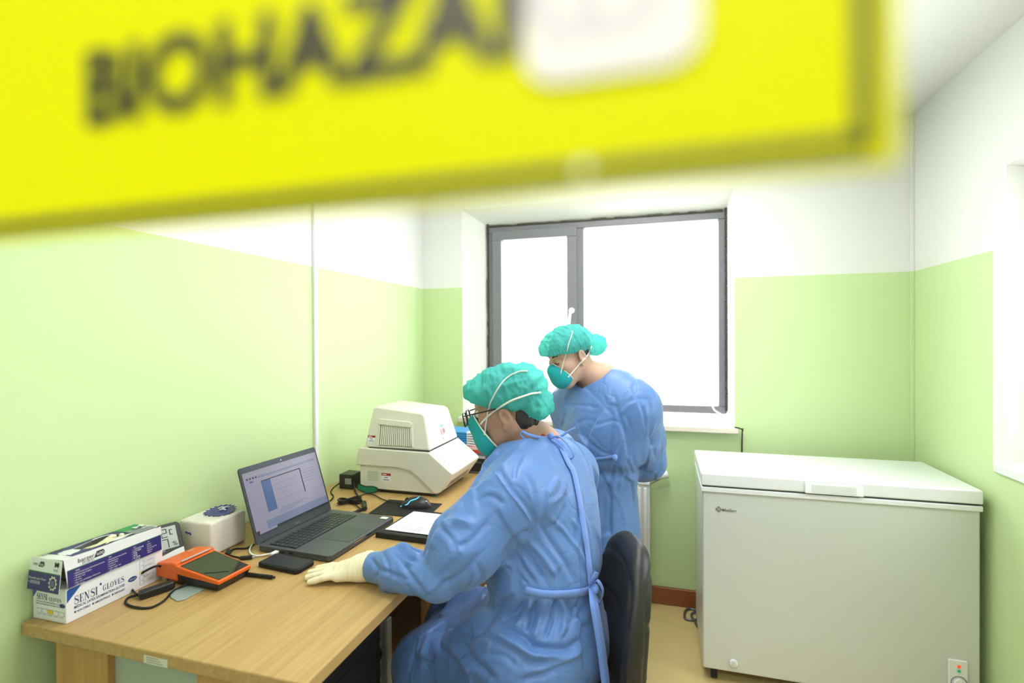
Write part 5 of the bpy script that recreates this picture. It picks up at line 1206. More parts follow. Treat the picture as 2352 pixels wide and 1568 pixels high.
fold_m = [(-.010, 9, [K(1380, 630), K(1290, 690), K(1190, 845)]), (.004, 4, [K(1165, 275), K(1240, 380), K(1335, 500), K(1385, 580)]), (-.005, 7, [K(1190, 270), K(1262, 372), K(1362, 500), K(1395, 560)]),
 (-.010, 8, [K(700, 840), K(725, 760), K(800, 620), K(890, 490)]), (.010, 16, [K(770, 760), K(850, 640), K(1000, 560)]), (-.007, 9, [K(830, 610), K(905, 690), K(935, 770)]), (-.008, 11, [K(1070, 770), K(960, 900), K(835, 960)]),
 (.008, 12, [K(1050, 600), K(930, 580), K(830, 600)]), (-.006, 10, [K(1130, 560), K(1020, 690), K(930, 730)]), (-.005, 8, [K(1060, 330), K(950, 430), K(870, 560)]), (.006, 9, [K(1150, 300), K(1000, 420), K(890, 560)]), (-.006, 9, [K(1230, 480), K(1130, 420), K(1030, 470)]),
 (-.009, 7, [K(700, 835), K(640, 800), K(560, 745)]), (.008, 7, [K(690, 825), K(610, 835)]), (-.007, 7, [K(530, 750), K(600, 830), K(640, 900), K(740, 1040)]), (.007, 8, [K(560, 730), K(640, 760), K(700, 800)]), (-.006, 7, [K(640, 930), K(540, 900), K(440, 860)]), (-.006, 6, [K(400, 800), K(450, 880), K(420, 930)]), (-.006, 6, [K(480, 770), K(520, 870), K(500, 970)]), (.006, 8, [K(740, 1040), K(830, 950), K(900, 900)]), (-.006, 9, [K(1050, 830), K(1080, 930), K(960, 1010)]),
 (.006, 6, [K(1480, 540), K(1590, 640), K(1700, 800), K(1745, 905)]), (-.007, 9, [K(1420, 560), K(1500, 700), K(1590, 830), K(1650, 960)]), (-.009, 9, [K(1300, 720), K(1400, 830), K(1480, 965)]), (.008, 9, [K(1350, 680), K(1460, 800), K(1540, 930)]), (-.007, 7, [K(1290, 745), K(1330, 850), K(1420, 960)]), (-.005, 7, [K(1590, 470), K(1560, 560), K(1480, 630)]), (.005, 8, [K(1600, 330), K(1560, 420), K(1480, 470)]), (-.005, 8, [K(1350, 280), K(1400, 400), K(1390, 560)]), (.005, 8, [K(1300, 130), K(1250, 200), K(1180, 250)]), (-.005, 7, [K(1340, 150), K(1290, 250), K(1280, 330)]), (-.005, 6, [K(1490, 120), K(1560, 220), K(1620, 280)]), (.005, 7, [K(1640, 560), K(1690, 640), K(1700, 720)]), (-.004, 6, [K(1220, 830), K(1300, 900), K(1380, 970)]),
 (-.012, 8, [K(1420, 1045), K(1385, 1200), K(1350, 1255)]), (.010, 9, [K(1475, 1045), K(1440, 1180), K(1390, 1330)]), (-.012, 8, [K(1545, 1045), K(1510, 1190), K(1460, 1310)]), (-.010, 8, [K(1590, 1045), K(1640, 1130), K(1700, 1170)]), (.010, 9, [K(1570, 1060), K(1590, 1180), K(1560, 1300)]), (-.008, 7, [K(1690, 1045), K(1650, 1115), K(1640, 1200)]), (-.008, 8, [K(1360, 1050), K(1300, 1130), K(1200, 1190)]), (.008, 8, [K(1390, 1050), K(1340, 1150), K(1280, 1230)]), (-.008, 7, [K(1300, 1010), K(1220, 1060), K(1160, 1140)]),
 (-.012, 12, [K(1180, 1210), K(1340, 1290), K(1400, 1345), K(1590, 1365), K(1700, 1290)]), (.012, 14, [K(1150, 1260), K(1300, 1340), K(1420, 1400), K(1600, 1400)]), (-.011, 11, [K(960, 1300), K(1000, 1385), K(1090, 1480), K(1170, 1560)]), (.010, 12, [K(900, 1330), K(950, 1420), K(1040, 1530)]), (-.008, 9, [K(1190, 1120), K(1060, 1270), K(980, 1310)]), (.010, 12, [K(1130, 1100), K(1000, 1220), K(900, 1290)]), (-.008, 10, [K(1640, 1430), K(1480, 1500), K(1300, 1560)]), (.008, 12, [K(1700, 1360), K(1560, 1450), K(1380, 1500)]), (-.008, 9, [K(880, 1180), K(820, 1310), K(860, 1400)]), (-.006, 9, [K(1100, 1390), K(1210, 1400), K(1300, 1470)]), (-.006, 8, [K(720, 1300), K(660, 1420), K(640, 1540)]), (.007, 10, [K(780, 1240), K(720, 1380), K(700, 1540)])]
V = crease(V, N, fold_m)
w_ = np.stack([V[:, 0]*9+V[:, 2]*5, V[:, 1]*9, V[:, 2]*7-V[:, 0]*6], 1); V = V+N*facets(V, N, .085, .075, .0018, 1, (1, 1, .45))[:, None]
gown = npmesh('gown', V, F, 'gown_blue', man); cl = Cloth(V, F)
# ---- seams, back opening, belt, ties
ribbon('back_edging', 'tie_blue', man, cl, [(1288, 1028), (1303, 1062), (1317, 1090), (1333, 1170), (1345, 1250), (1352, 1310), (1354, 1340)], 11, .003)
ribbon('sleeve_seam', 'tie_blue', gown, cl, [K(1168, 278), K(1240, 382), K(1335, 502), K(1382, 575)], 3, .0004, .0004)
ribbon('belt', 'tie_blue', man, cl, [(1206, 1353), (1250, 1362), (1300, 1362), (1340, 1357), (1358, 1349)], 17, .004, .0016)
kn = cl.hit(1356, 1346, .012) or Vector(P(1356, 1346, 1.36)); dk_ = float(proj(kn)[2])
MB().sph(tuple(kn), (.012, .012, .014), 8).build('belt_knot', 'tie_blue', man, smooth=True)
def loose(name, pts, w, d0=dk_, tilt=.15):
    return freeribbon(name, 'tie_blue', man, [P(x, y, d0+dd) for x, y, dd in pts], w, -FWD+RGT*tilt)
loose('belt_tail', [(1358, 1350, 0), (1364, 1385, -.035), (1372, 1430, -.045), (1380, 1480, -.045), (1387, 1535, -.04), (1392, 1580, -.04), (1395, 1640, -.03)], .024, tilt=.4)
loose('belt_loop', [(1356, 1346, 0), (1362, 1330, -.01), (1371, 1314, -.01)], .016, tilt=.5)
loose('belt_loop', [(1357, 1347, 0), (1372, 1334, -.01), (1383, 1350, -.005), (1384, 1368, 0), (1377, 1384, .01), (1368, 1370, .01), (1360, 1352, .01)], .010, tilt=1.2)
nk = cl.hit(1262, 1006, .008) or Vector(P(1262, 1006, 1.46)); dn_ = float(proj(nk)[2])
MB().sph(tuple(nk), (.009, .009, .009), 8).build('neck_knot', 'tie_blue', man, smooth=True)
loose('neck_tie', [(1262, 1006, 0), (1240, 1010, -.012), (1218, 1012, -.022), (1204, 1006, -.03), (1197, 997, -.034), (1201, 992, -.034), (1215, 998, -.03), (1240, 1004, -.015), (1262, 1006, -.0)], .008, dn_, 1.5)
loose('neck_tie', [(1262, 1005, 0), (1285, 1003, .0), (1303, 992, 0), (1322, 982, 0)], .007, dn_, .2)
loose('neck_tie', [(1264, 1007, -.005), (1283, 1002, -.01), (1300, 1016, -.012), (1314, 1034, -.01), (1318, 1047, -.005), (1311, 1053, 0), (1302, 1042, 0), (1285, 1022, -.004), (1266, 1009, 0)], .006, dn_-.008, 1.0)
loose('neck_tie', [(1262, 1008, 0), (1285, 1018, .004), (1297, 1034, .004), (1304, 1055, .002)], .018, dn_-.004, .2)
# collar edge
ring = []
# ---- cap
def man_cap(p):
    q = MH.loc(p)
    d = ell((-.006, 0, .062), (.128, .100, .072))(q); d = smin(d, ell((-.045, 0, .056), (.086, .094, .074))(q), .04); d = smin(d, ell((-.098, 0, -.004), (.054, .084, .050))(q), .014)
    pl = (q@unit([.52, 0, -1.0]))+.0015
    d = smax(d, pl, .010)
    inner = smin(ell((-.012, 0, .040), (.101, .081, .085))(q), ell((-.07, 0, .0), (.045, .065, .04))(q), .02)
    return smax(d, -inner, .004)*MH.s
def wrinkle_cap(V, F, HD, seed, s=1.0, ax=(.52, 0, -1.0), off=.0015):
    N = normals(V, F); q = HD.loc(V)
    th = np.arctan2(q[:, 1]+1e-6, -q[:, 0]*.25+q[:, 2]*.9+.06)
    u = np.stack([q[:, 0]*60+seed, th*2.2+4, q[:, 2]*22], 1); v = np.stack([q[:, 0]*26+q[:, 2]*20+seed, q[:, 1]*18, q[:, 2]*30], 1)
    h = (ridge(u)-.5)*.0085+(ridge(v)-.5)*.009+(ridge(u*2.3)-.5)*.004
    band = np.exp(-((q@unit(ax)+off+.009)/.012)**2)
    pleat = np.sin(np.arctan2(q[:, 1], q[:, 0])*52)
    V = V+N*((h*(1-band*.8)+band*pleat*.0022)*s)[:, None]; return V
V, F = surface(man_cap, Hc-.24, Hc+.24, .0034); V = relax(V, F, 1, .5); V = wrinkle_cap(V, F, MH, 1.0); 
npmesh('cap', V, F, 'cap_teal', man); capcl = Cloth(V, F)
# ---- hair at the nape
def man_hair(p):
    q = MH.loc(p)
    d = smin(ell((-.028, 0, .018), (.083, .0765, .090))(q), ell((-.055, 0, -.040), (.045, .062, .050))(q), .03)
    d = smin(d, ell((-.014, 0, .037), (.0985, .0780, .0935))(q), .01); d = smax(d, np.where(q[:, 2] < .034, q[:, 0]+.034+.25*(q[:, 2]+.02), q[:, 0]-.088), .004); d = smax(d, -q[:, 2]-.064-.006*np.sin(q[:, 1]*120), .006)
    return d*MH.s
V, F = surface(man_hair, Hc-.22, Hc+.22, .0034); N = normals(V, F); q = MH.loc(V)
V = V+N*((ridge(np.stack([q[:, 0]*60, q[:, 1]*60, q[:, 2]*16], 1))-.5)*.005)[:, None]; npmesh('hair', V, F, 'hair_black', man)
# ---- mask
MSL = .55
def mask_fn(HD, c=(.062, 0, -.066), r=(.058, .064, .078), cut=.066):
    def f(p):
        q = HD.loc(p); d = ell(c, r)(q); d = smin(d, ell((.098, 0, -.024), (.030, .024, .026))(q), .03)
        pl = cut-(q[:, 0]-MSL*(q[:, 2]+.06)); return smax(d, pl, .003)*HD.s
    return f
V, F = surface(mask_fn(MH), Hc-.2, Hc+.2, .003); V = relax(V, F, 1, .5); mk = npmesh('mask', V, F, 'mask_teal', man); maskcl = Cloth(V, F)
def mask_rim(HD, c=(.062, 0, -.066), r=(.058, .064, .078), cut=.066):
    out = []
    for i in range(48):
        t = 2*math.pi*i/48; R_ = np.linspace(.02, .09, 70); y_, z_ = R_*math.cos(t), -.06+R_*math.sin(t); q = np.stack([cut+MSL*(z_+.06), y_, z_], 1)
        d = smin(ell(c, r)(q), ell((.098, 0, -.024), (.030, .024, .026))(q), .03); k = np.argmax(d > 0) if (d > 0).any() else 69
        out.append(Vector(HD.L(*q[k])))
    return out
class Multi:
    def __init__(s, *c): s.c = c
    def hit(s, x, y, lift=.002):
        best = None
        for c in s.c:
            h = c.hit(x, y, lift)
            if h is not None and (best is None or (h-Vector(CAM)).length < (best-Vector(CAM)).length): best = h
        return best
allm = Multi(headcl, capcl, maskcl)
def strap(cl, pts, parent, HD, w=.0030, far=True):
    p = onsurf(cl, pts, .003)
    if len(p) < 2: return
    for _ in range(3): p = [p[0]]+[(p[i-1]+p[i]*2+p[i+1])/4 for i in range(1, len(p)-1)]+[p[-1]]
    o = MB().tube(p, w, flat=.45, spline=False).build('strap', 'strap_white', parent, smooth=True)
    if far:
        q = [HD.mirror(x) for x in p]
        MB().tube([p[-1]]+q[::-1], w, flat=.45, spline=False).build('strap', 'strap_white', parent, smooth=True)
strap(allm, [(1113, 998), (1117, 972), (1122, 945), (1129, 920), (1143, 893), (1162, 870), (1188, 856), (1210, 853)], mk, MH, .0026)
strap(allm, [(1102, 977), (1118, 959), (1138, 941), (1156, 928), (1182, 916), (1212, 905), (1240, 900)], mk, MH, .0026)
# mask rim
rim = []
for i in range(40):
    pass
rim = mask_rim(MH)
MB().tube(rim, .0022, closed=True, spline=False).build('rim', 'strap_white', mk, smooth=True)
# ---- glasses
gs = thing('glasses_frame', None, None, tuple(Hc)); gs.name = 'glasses'; attach(gs, man)
def gp_(x, y, z): return Vector(hL(x, y, z))
for s in (-1, 1):
    loop = [gp_(.130-abs(a)*.10, s*.034+a, .004+b-.006) for a, b in rrect(.054, .040, .012)]
    MB().tube(loop, .0021, closed=True, spline=False).build('rim', 'glasses_black', gs, smooth=True)
    MB().add(loop, [tuple(range(len(loop)))]).build('lens', 'lens_glass', gs)
    MB().tube([gp_(.124, s*.062, .012), gp_(.095, s*.076, .014), gp_(.03, s*.080, .016), gp_(-.005, s*.082, .018)], .0022, flat=.6).build('temple', 'glasses_black', gs, smooth=True)
MB().tube([gp_(.129, -.008, .010), gp_(.131, 0, .012), gp_(.129, .008, .010)], .0018).build('bridge', 'glasses_black', gs, smooth=True)
for s in (-1, 1): MB().sph(tuple(gp_(.0815, s*.031, .006)), .0115, 10).build('eye', 'eye_white', man, smooth=True)
# necklace thread
def zline(pts, m, par, cl_, r=.0012): 
    p = onsurf(cl_, pts, .0015)
    if len(p) > 1: return MB().tube(p, r, spline=False).build('neck_thread', m, par, smooth=True)
zline([(1248, 1003), (1244, 1000), (1247, 997), (1251, 1001)], 'sticker_red', man, headcl)
# ---- gloved hand on the desk : palm, four fingers and thumb as one surface
def hand_fn(wr, dirv, zt, side=1, s=1.0):
    """wr wrist centre, dirv finger direction, zt table height; side=+1: thumb on the far side"""
    f = unit([dirv[0], dirv[1], 0]); lft = np.cross([0, 0, 1], f)*side; W = lambda a, b, c: np.array([wr[0], wr[1], zt])+f*a*s+lft*b*s+npv(0, 0, c*s)
    fs = [cone(W(-.045, .0, .040), W(.0, .0, .036), .031, .029), (cone(W(.0, .012, .034), W(.062, .024, .026), .024, .0145), .02), (cone(W(.0, -.010, .033), W(.058, -.026, .020), .024, .0135), .02), (cone(W(.0, .0, .035), W(.064, .0, .026), .025, .0165), .02)]
    fin = [(.030, 1.0, .12), (.010, 1.10, .03), (-.011, 1.02, -.05), (-.030, .80, -.16)]   # index .. little
    for b, l, sp in fin:
        k0 = W(.060, b*.86, .024); k1 = W(.060+.040*l, b+sp*.040*l, .020); k2 = W(.060+.066*l, b+sp*.066*l, .0135); k3 = W(.060+.086*l, b+sp*.082*l, .0095)
        r = .0098 if b > -.02 else .0086
        fs += [(cone(k0, k1, r+.0008, r), .006), (cone(k1, k2, r, r*.92), .003), (cone(k2, k3, r*.92, r*.80), .003)]
    t0, t1, t2, t3 = W(.004, .026, .024), W(.026, .046, .018), W(.050, .056, .013), W(.070, .058, .0105)
    fs += [(cone(t0, t1, .015, .0125), .012), (cone(t1, t2, .0115, .0105), .004), (cone(t2, t3, .0105, .0085), .003)]
    return union(fs, .01), W
wrist = npv(*onz(832, 1301, T+.036)); hdir = npv(*onz(722, 1321, T+.008))-wrist; wrist[2] = T
hfn, HW = hand_fn(wrist, hdir, T, -1, .96)
def hand_all(p):
    d = hfn(p); d = smin(d, cone(wrist+npv(0, 0, .044)+unit(Lel-Lwr)*.055, HW(-.02, 0, .040), .034, .031)(p), .012); return smax(d, -(p[:, 2]-T-.0012), .002)
V, F = surface(hand_all, wrist-.16, wrist+.16, .0024); V = relax(V, F, 1, .4); N = normals(V, F)
# latex wrinkles across the back and at the wrist
ax = (V-wrist)@unit([hdir[0], hdir[1], 0]); k_ = np.exp(-((ax+.01)/.05)**2)
V = V+N*(((ridge(np.stack([ax*120, V[:, 1]*25, V[:, 2]*20], 1))-.5)*.0028)*k_)[:, None]*(N[:, 2:3] > -.3)
glv = npmesh('latex_glove', V, F, 'latex', man)
for a, r in ((-.010, .0335), (-.018, .0345)):
    cc = HW(a, 0, .041); f = unit([hdir[0], hdir[1], 0]); l2 = np.cross([0, 0, 1], f)
    MB().tube([cc+l2*r*math.cos(t*math.pi/14)+npv(0, 0, 1)*r*math.sin(t*math.pi/14)+f*.004*math.sin(t*math.pi/7) for t in range(28)], .0028, closed=True, spline=False).build('rolled_cuff', 'latex', glv, smooth=True)
# far hand resting beyond the arm
rd_ = npv(-1, .1, 0); hf2, HW2 = hand_fn(Rwr+npv(-.03, 0, 0), rd_, Rwr[2]-.04, 1, .96)
def hand2(p): return hf2(p)
V, F = surface(hand2, Rwr-.18, Rwr+.16, .003); npmesh('latex_glove', V, F, 'latex', man)
for ft in (footL, footR):
    V, F = surface(union([cone(ft+npv(.03, 0, -.005), ft+npv(-.10, 0, -.012), .042, .036), cone(ft+npv(-.10, 0, -.012), ft+npv(-.15, 0, -.016), .036, .028)], .02), ft-.25, ft+.2, .006)
    V[:, 2] = np.maximum(V[:, 2], .001); npmesh('shoe', V, F, 'shoe_white', man)

# ================================================================== office chair
ch = thing('office_chair', 'black leather office chair behind the seated person', 'chair', (-.22, 1.40, 0))
bc = P(1402, 1432, 1.40); bF = unit(-RGT-.10*FWD); bF[2] = 0; bF = unit(bF); bL = np.cross([0, 0, 1], bF)
def chair_back(p):
    q = np.stack([(p-bc)@bF, (p-bc)@bL, p[:, 2]-bc[2]], 1)
    x = q[:, 0]+.06*(q[:, 1]/.2)**2*-1+ .22*(q[:, 2])*1.0*.35+.05; 
    w = .165-.045*np.clip((q[:, 2]-.0)/.22, 0, 1)**2
    e = ((q[:, 1]/w)**4+(q[:, 2]/.235)**4)**.25-1
    d = np.sqrt(np.maximum(e*.17+.035, 0)**2+x**2)-.035 if False else smax(e*.16, np.abs(x)-.034, .042)
    return d
V, F = surface(chair_back, bc-.36, bc+.36, .006); V = relax(V, F, 2, .5); N = normals(V, F)
q = np.stack([(V-bc)@bF, (V-bc)@bL, V[:, 2]-bc[2]], 1)
ins = (np.abs(q[:, 1])/.145)**4+(np.abs(q[:, 2]+.0)/.18)**4
V = V-N*(.007*np.exp(-((ins**.25-1)/.05)**2))[:, None]-N*(.005*np.exp(-((q[:, 2]-.06)/.008)**2)*(np.abs(q[:, 1]) < .15))[:, None]
npmesh('backrest', V, F, 'chair_leather', ch)
seatc = npv(pelv[0]-.02, pelv[1]+.0, .425)
V, F = surface(lambda p: smax(smax(np.abs((p-seatc)@bF)-.24, np.abs((p-seatc)@bL)-.24, .10), np.abs(p[:, 2]-seatc[2])-.045, .05), seatc-.4, seatc+.4, .009); npmesh('seat', relax(V, F, 2), F, 'chair_leather', ch)
MB().tube([tuple(seatc-bF*.15+npv(0, 0, -.04)), tuple(seatc-bF*.30+npv(0, 0, -.02)), tuple(bc-bF*.07+npv(0, 0, -.12)), tuple(bc-bF*.05)], .018, flat=.5).build('back_bar', 'black_matte', ch, smooth=True)
MB().cyl((seatc[0], seatc[1], .10), (seatc[0], seatc[1], .385), .028).build('gas_column', 'black_matte', ch)
for k in range(5):
    a = 2*math.pi*k/5+.3; e = (seatc[0]+.27*math.cos(a), seatc[1]+.27*math.sin(a), .075)
    MB().tube([(seatc[0], seatc[1], .115), ((seatc[0]+e[0])/2, (seatc[1]+e[1])/2, .105), e], lambda t: .026-.008*t).build('base_arm', 'black_matte', ch, smooth=True)
    MB().cyl((e[0]-.018*math.sin(a), e[1]+.018*math.cos(a), .030), (e[0]+.018*math.sin(a), e[1]-.018*math.cos(a), .030), .029).build('castor', 'dark_rubber', ch, .003)

# ================================================================== standing person
wo = thing('person', 'person in blue gown and teal cap standing by the window, hands behind back', 'person', (-.22, 2.05, 0))
wF = unit(-.80*RGT-.60*FWD); wF[2] = 0; wF = unit(wF); wL = np.cross([0, 0, 1], wF); WB = np.array([wF, wL, [0, 0, 1]])
WH = Head(P(1309, 818, 2.0), unit(-.85*RGT-.40*FWD-.37*UPV), .88); Wc, WR, wLo = WH.c, WH.R, WH.L
wn0 = wLo(-.030, 0, -.055); wC7 = P(1388, 874, 2.05)
wch = P(1386, 972, 2.03); wwa = P(1378, 1062, 2.03); whi = P(1366, 1190, 2.04)
wLs = P(1460, 934, 1.95); wRs = P(1308, 930, 2.12); wLe = P(1485, 1058, 2.05); wLw = P(1425, 1088, 2.20); wRe = P(1330, 1060, 2.26); wRw = P(1395, 1092, 2.24)
legs = [whi+wL*.09*s+npv(0, 0, -.02) for s in (1, -1)]; feet = [npv(l[0], l[1], .06) for l in legs]
def wo_body(p):
    d = WH.world(head_local)(p); d = smin(d, cone(wn0, wC7+wF*.03, .047, .054)(p), .03)
    for f, k in ((cone(wC7+npv(0, 0, -.04), wch, .066, .10), .05), (cone(wch, wwa, .10, .09), .06), (cone(wwa, whi, .09, .11), .06), (cone(wLs, wC7, .045, .055), .05), (cone(wRs, wC7, .045, .055), .05),
                 (cone(wLs, wLe, .045, .036), .03), (cone(wLe, wLw, .034, .025), .02), (cone(wRs, wRe, .045, .036), .03), (cone(wRe, wRw, .034, .025), .02), (cone(legs[0], feet[0], .085, .04), .05), (cone(legs[1], feet[1], .085, .04), .05)):
        d = smin(d, f(p), k)
    return d
V, F = surface(wo_body, (-.75, 1.6, 0), (.3, 2.6, 1.62), .0042); V = relax(V, F, 1, .4); npmesh('body', V, F, 'skin_fair', wo); whead = Cloth(V, F)
def wo_gown(p):
    d = ell(wch+npv(0, 0, -.01), (.142, .20, .178), WB)(p)
    for f, k in ((cone(wC7+npv(0, 0, -.045)+wF*.015, wch, .080, .12), .07), (ell(wwa, (.125, .165, .178), WB), .08), (ell(whi, (.12, .16, .24), WB), .08), (ell(npv(whi[0], whi[1], .50), (.13, .17, .34), WB), .10),
                 (cone(wLs+npv(0, 0, .006), wLs*.5+wC7*.5, .078, .086), .08), (cone(wRs, wRs*.5+wC7*.5, .070, .085), .06), (cone(wLs+npv(0, 0, -.01), wLs*.45+wLe*.55, .084, .084), .06), (cone(wLs*.45+wLe*.55, wLe, .084, .076), .03), (cone(wLe, wLw, .068, .045), .03),
                 (cone(wRs, wRe, .08, .07), .045), (cone(wRe, wRw, .066, .045), .03)):
        d = smin(d, f(p), k)
    q = p-wwa; d = d+.012*np.exp(-(q[:, 2]+.005)**2/.0006)*np.clip((.21-np.hypot(q[:, 0], q[:, 1]))/.05, 0, 1)
    d = smax(d, -ell(wC7+wF*.055+npv(0, 0, .035), (.072, .066, .045), WB)(p), .010); d = smax(d, -cone(wn0, wC7+wF*.03+npv(0, 0, -.04), .056, .060)(p), .006)
    return smax(d, -(p[:, 2]-.22), .01)
V, F = surface(wo_gown, (-.75, 1.6, .18), (.35, 2.65, 1.45), .0054); V = relax(V, F, 1, .5); N = normals(V, F)
G = lambda x, y: (1200+x*.37, 720+y*.37)
fold_w = [(-.006, 5, [G(560, 480), G(530, 560), G(500, 500)]), (-.007, 6, [G(565, 490), G(600, 640), G(640, 760)]), (.006, 6, [G(590, 640), G(680, 560), G(750, 530)]), (-.007, 7, [G(640, 560), G(770, 530), G(790, 600)]), (.006, 6, [G(745, 540), G(775, 640), G(770, 780)]), (-.006, 6, [G(650, 860), G(720, 760), G(775, 640)]), (-.007, 7, [G(780, 650), G(800, 800), G(830, 900), G(870, 830)]),
 (-.008, 7, [G(640, 780), G(600, 850), G(590, 900)]), (-.005, 5, [G(430, 705), G(560, 665), G(610, 690)]), (-.006, 5, [G(380, 760), G(480, 850), G(570, 880)]), (-.007, 6, [G(590, 900), G(560, 960), G(540, 1060), G(500, 1110)]), (.007, 6, [G(610, 920), G(620, 1000), G(600, 1110)]), (-.006, 6, [G(640, 900), G(670, 960), G(680, 1000)]), (-.005, 5, [G(240, 570), G(380, 572), G(480, 585)]), (-.004, 6, [G(380, 450), G(480, 540), G(560, 640)]), (.005, 8, [G(260, 560), G(300, 470), G(340, 450)]), (-.006, 7, [G(880, 970), G(800, 980), G(690, 1010)]), (.006, 7, [G(760, 820), G(760, 930), G(700, 1000)]), (-.006, 6, [G(680, 870), G(700, 950), G(760, 980)]), (-.005, 7, [G(500, 1110), G(500, 1300), G(470, 1450)]), (.005, 8, [G(560, 1100), G(620, 1200), G(640, 1340)]), (-.004, 6, [G(330, 700), G(400, 660), G(480, 690)]), (-.004, 6, [G(640, 620), G(660, 700), G(610, 760)])]
V = crease(V, N, [(a*.6, w, p) for a, w, p in fold_w])
w_ = np.stack([V[:, 0]*9+V[:, 2]*4, V[:, 1]*9, V[:, 2]*6-V[:, 0]*6], 1); V = V+N*facets(V, N, .085, .065, .0018, 3, (1, 1, .4))[:, None]
npmesh('gown', V, F, 'gown_blue', wo); wcl = Cloth(V, F)
ribbon('belt', 'tie_blue', wo, wcl, [G(420, 905), G(500, 897), G(560, 888), G(590, 886)], 7, .003, .0012)
wk = wcl.hit(*G(572, 890), .006)
if wk is not None: MB().sph(tuple(wk), (.009, .009, .012), 8).build('belt_knot', 'tie_blue', wo, smooth=True)
ribbon('collar', 'tie_blue', wo, wcl, [G(345, 447), G(400, 425), G(470, 385), G(535, 350)], 5, .003, .001)
def wo_cap(p):
    q = WH.loc(p)
    d = ell((.008, 0, .056), (.120, .093, .081))(q); d = smin(d, ell((-.045, 0, .040), (.072, .086, .074))(q), .03); d = smin(d, ell((-.075, 0, .010), (.040, .075, .040))(q), .02)
    pl = (q@unit([.22, 0, -1.0]))+np.where(q[:, 0] > -.05, .024, .024-.30*(-.05-q[:, 0])*2); d = smax(d, pl, .008); d = smin(d, ell((-.143, 0, -.002), (.052, .050, .044))(q), .016)
    return smax(d, -ell((-.012, 0, .036), (.0985, .0775, .092))(q), .004)*WH.s
V, F = surface(wo_cap, Wc-.22, Wc+.24, .0034); V = relax(V, F, 1, .5); V = wrinkle_cap(V, F, WH, 7.0, .75, (.22, 0, -1.0), .024); npmesh('cap', V, F, 'cap_teal', wo); wcap = Cloth(V, F)
def wo_hair(p):
    q = WH.loc(p); d = ell((-.016, 0, .022), (.0835, .0760, .087))(q); d = smax(d, q[:, 0]-.030+.4*q[:, 2], .004); d = smax(d, -q[:, 2]-.030-.3*q[:, 0], .006); d = smin(d, ell((-.014, 0, .037), (.0985, .0780, .0935))(q), .01); return smax(d, np.where(q[:, 2] < .036, q[:, 0]+.030, q[:, 0]-.088), .004)*WH.s
V, F = surface(wo_hair, Wc-.2, Wc+.2, .0036); npmesh('hair', V, F, 'hair_black', wo)
V, F = surface(mask_fn(WH, (.068, 0, -.064), (.056, .058, .060), .062), Wc-.2, Wc+.2, .003); V = relax(V, F, 1, .5); wmk = npmesh('mask', V, F, 'mask_teal', wo); wmcl = Cloth(V, F)
wall_ = Multi(whead, wcap, wmcl)
strap(wall_, [(1288, 858), (1296, 826), (1305, 793), (1311, 775), (1315, 762)], wmk, WH, .0030)
strap(wall_, [(1304, 866), (1320, 848), (1335, 832), (1350, 812), (1358, 795)], wmk, WH, .0026)
rim = []
for i in range(40):
    pass
rim = mask_rim(WH, (.068, 0, -.064), (.056, .058, .060), .062)
MB().tube(rim, .0018, closed=True, spline=False).build('rim', 'strap_white', wmk, smooth=True)
def wp_(x, y, z): return Vector(wLo(x, y, z))
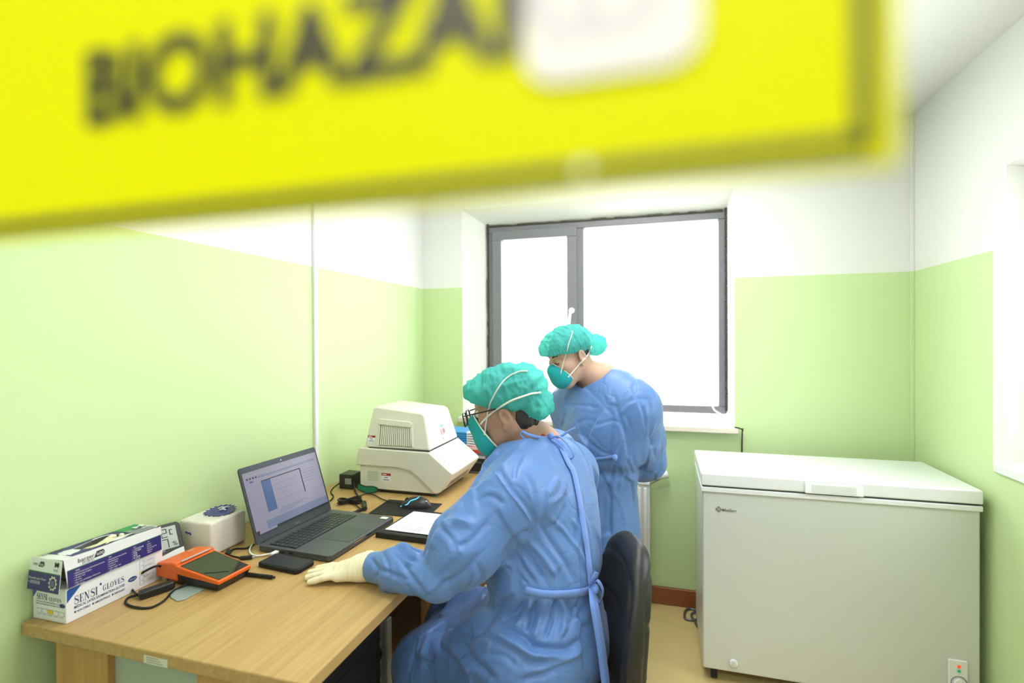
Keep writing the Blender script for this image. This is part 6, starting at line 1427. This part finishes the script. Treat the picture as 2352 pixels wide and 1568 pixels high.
for s in (-1, 1):
    MB().tube([wp_(.093, s*.016, .031), wp_(.089, s*.032, .036), wp_(.076, s*.048, .032)], lambda t: .0030-.0016*t, flat=.6).build('eyebrow', 'brow_dark', wo, smooth=True)
    MB().tube([wp_(.0905, s*.019, .003), wp_(.0920, s*.031, .000), wp_(.0850, s*.043, .004)], .0016).build('eyelash', 'brow_dark', wo, smooth=True)
    MB().sph(tuple(wp_(-.004, s*.081, -.040)), .0036, 8).build('earring', 'gold', wo, smooth=True)
for i, (wr_, sgn) in enumerate(((wLw, 1), (wRw, -1))):
    f_ = unit(np.array([-1, .1, -.5])*sgn*np.array([1, 1, sgn])); f_ = unit([RGT[0]*-sgn, RGT[1]*-sgn, -.5]); l_2 = unit(np.cross(f_, FWD))
    Wd = lambda a, b, c: wr_+f_*a+l_2*b+FWD*c
    fs = [cone(Wd(-.03, 0, 0), Wd(.01, 0, 0), .028, .028), (cone(Wd(.01, .012, 0), Wd(.07, .022, 0), .02, .015), .02), (cone(Wd(.01, -.012, 0), Wd(.066, -.024, 0), .02, .014), .02)]
    for b, l in ((.030, 1.0), (.010, 1.1), (-.011, 1.02), (-.030, .8)): fs += [(cone(Wd(.065, b*.85, 0), Wd(.065+.04*l, b, .008), .0095, .009), .006), (cone(Wd(.065+.04*l, b, .008), Wd(.065+.075*l, b, .028), .009, .0078), .003)]
    fs += [(cone(Wd(.01, .026, 0), Wd(.035, .046, .006), .014, .011), .01), (cone(Wd(.035, .046, .006), Wd(.062, .050, .018), .011, .009), .004)]
    V, F = surface(union(fs, .01), wr_-.17, wr_+.17, .0034); npmesh('latex_glove', V, F, 'latex', wo)
for ft in feet:
    V, F = surface(union([cone(ft+npv(.0, 0, -.015)-wF*.03, ft+wF*.10+npv(0, 0, -.022), .042, .036), cone(ft+wF*.10+npv(0, 0, -.022), ft+wF*.15+npv(0, 0, -.026), .036, .028)], .02), ft-.25, ft+.25, .006)
    V[:, 2] = np.maximum(V[:, 2], .001); npmesh('shoe', V, F, 'shoe_white', wo)

# ---- trousers under both gowns
for own, lg in ((man, ((kneeL, footL), (kneeR, footR))), (wo, ((legs[0], feet[0]), (legs[1], feet[1])))):
    for a, b in lg:
        a = np.asarray(a); b = np.asarray(b); top = a if own is man else a*.55+b*.45
        V, F = surface(lambda p: smax(cone(top, b, .066, .056)(p), .055-p[:, 2], .006), np.minimum(top, b)-.1, np.maximum(top, b)+.1, .007); npmesh('trouser_leg', V, F, 'trouser_dark', own)
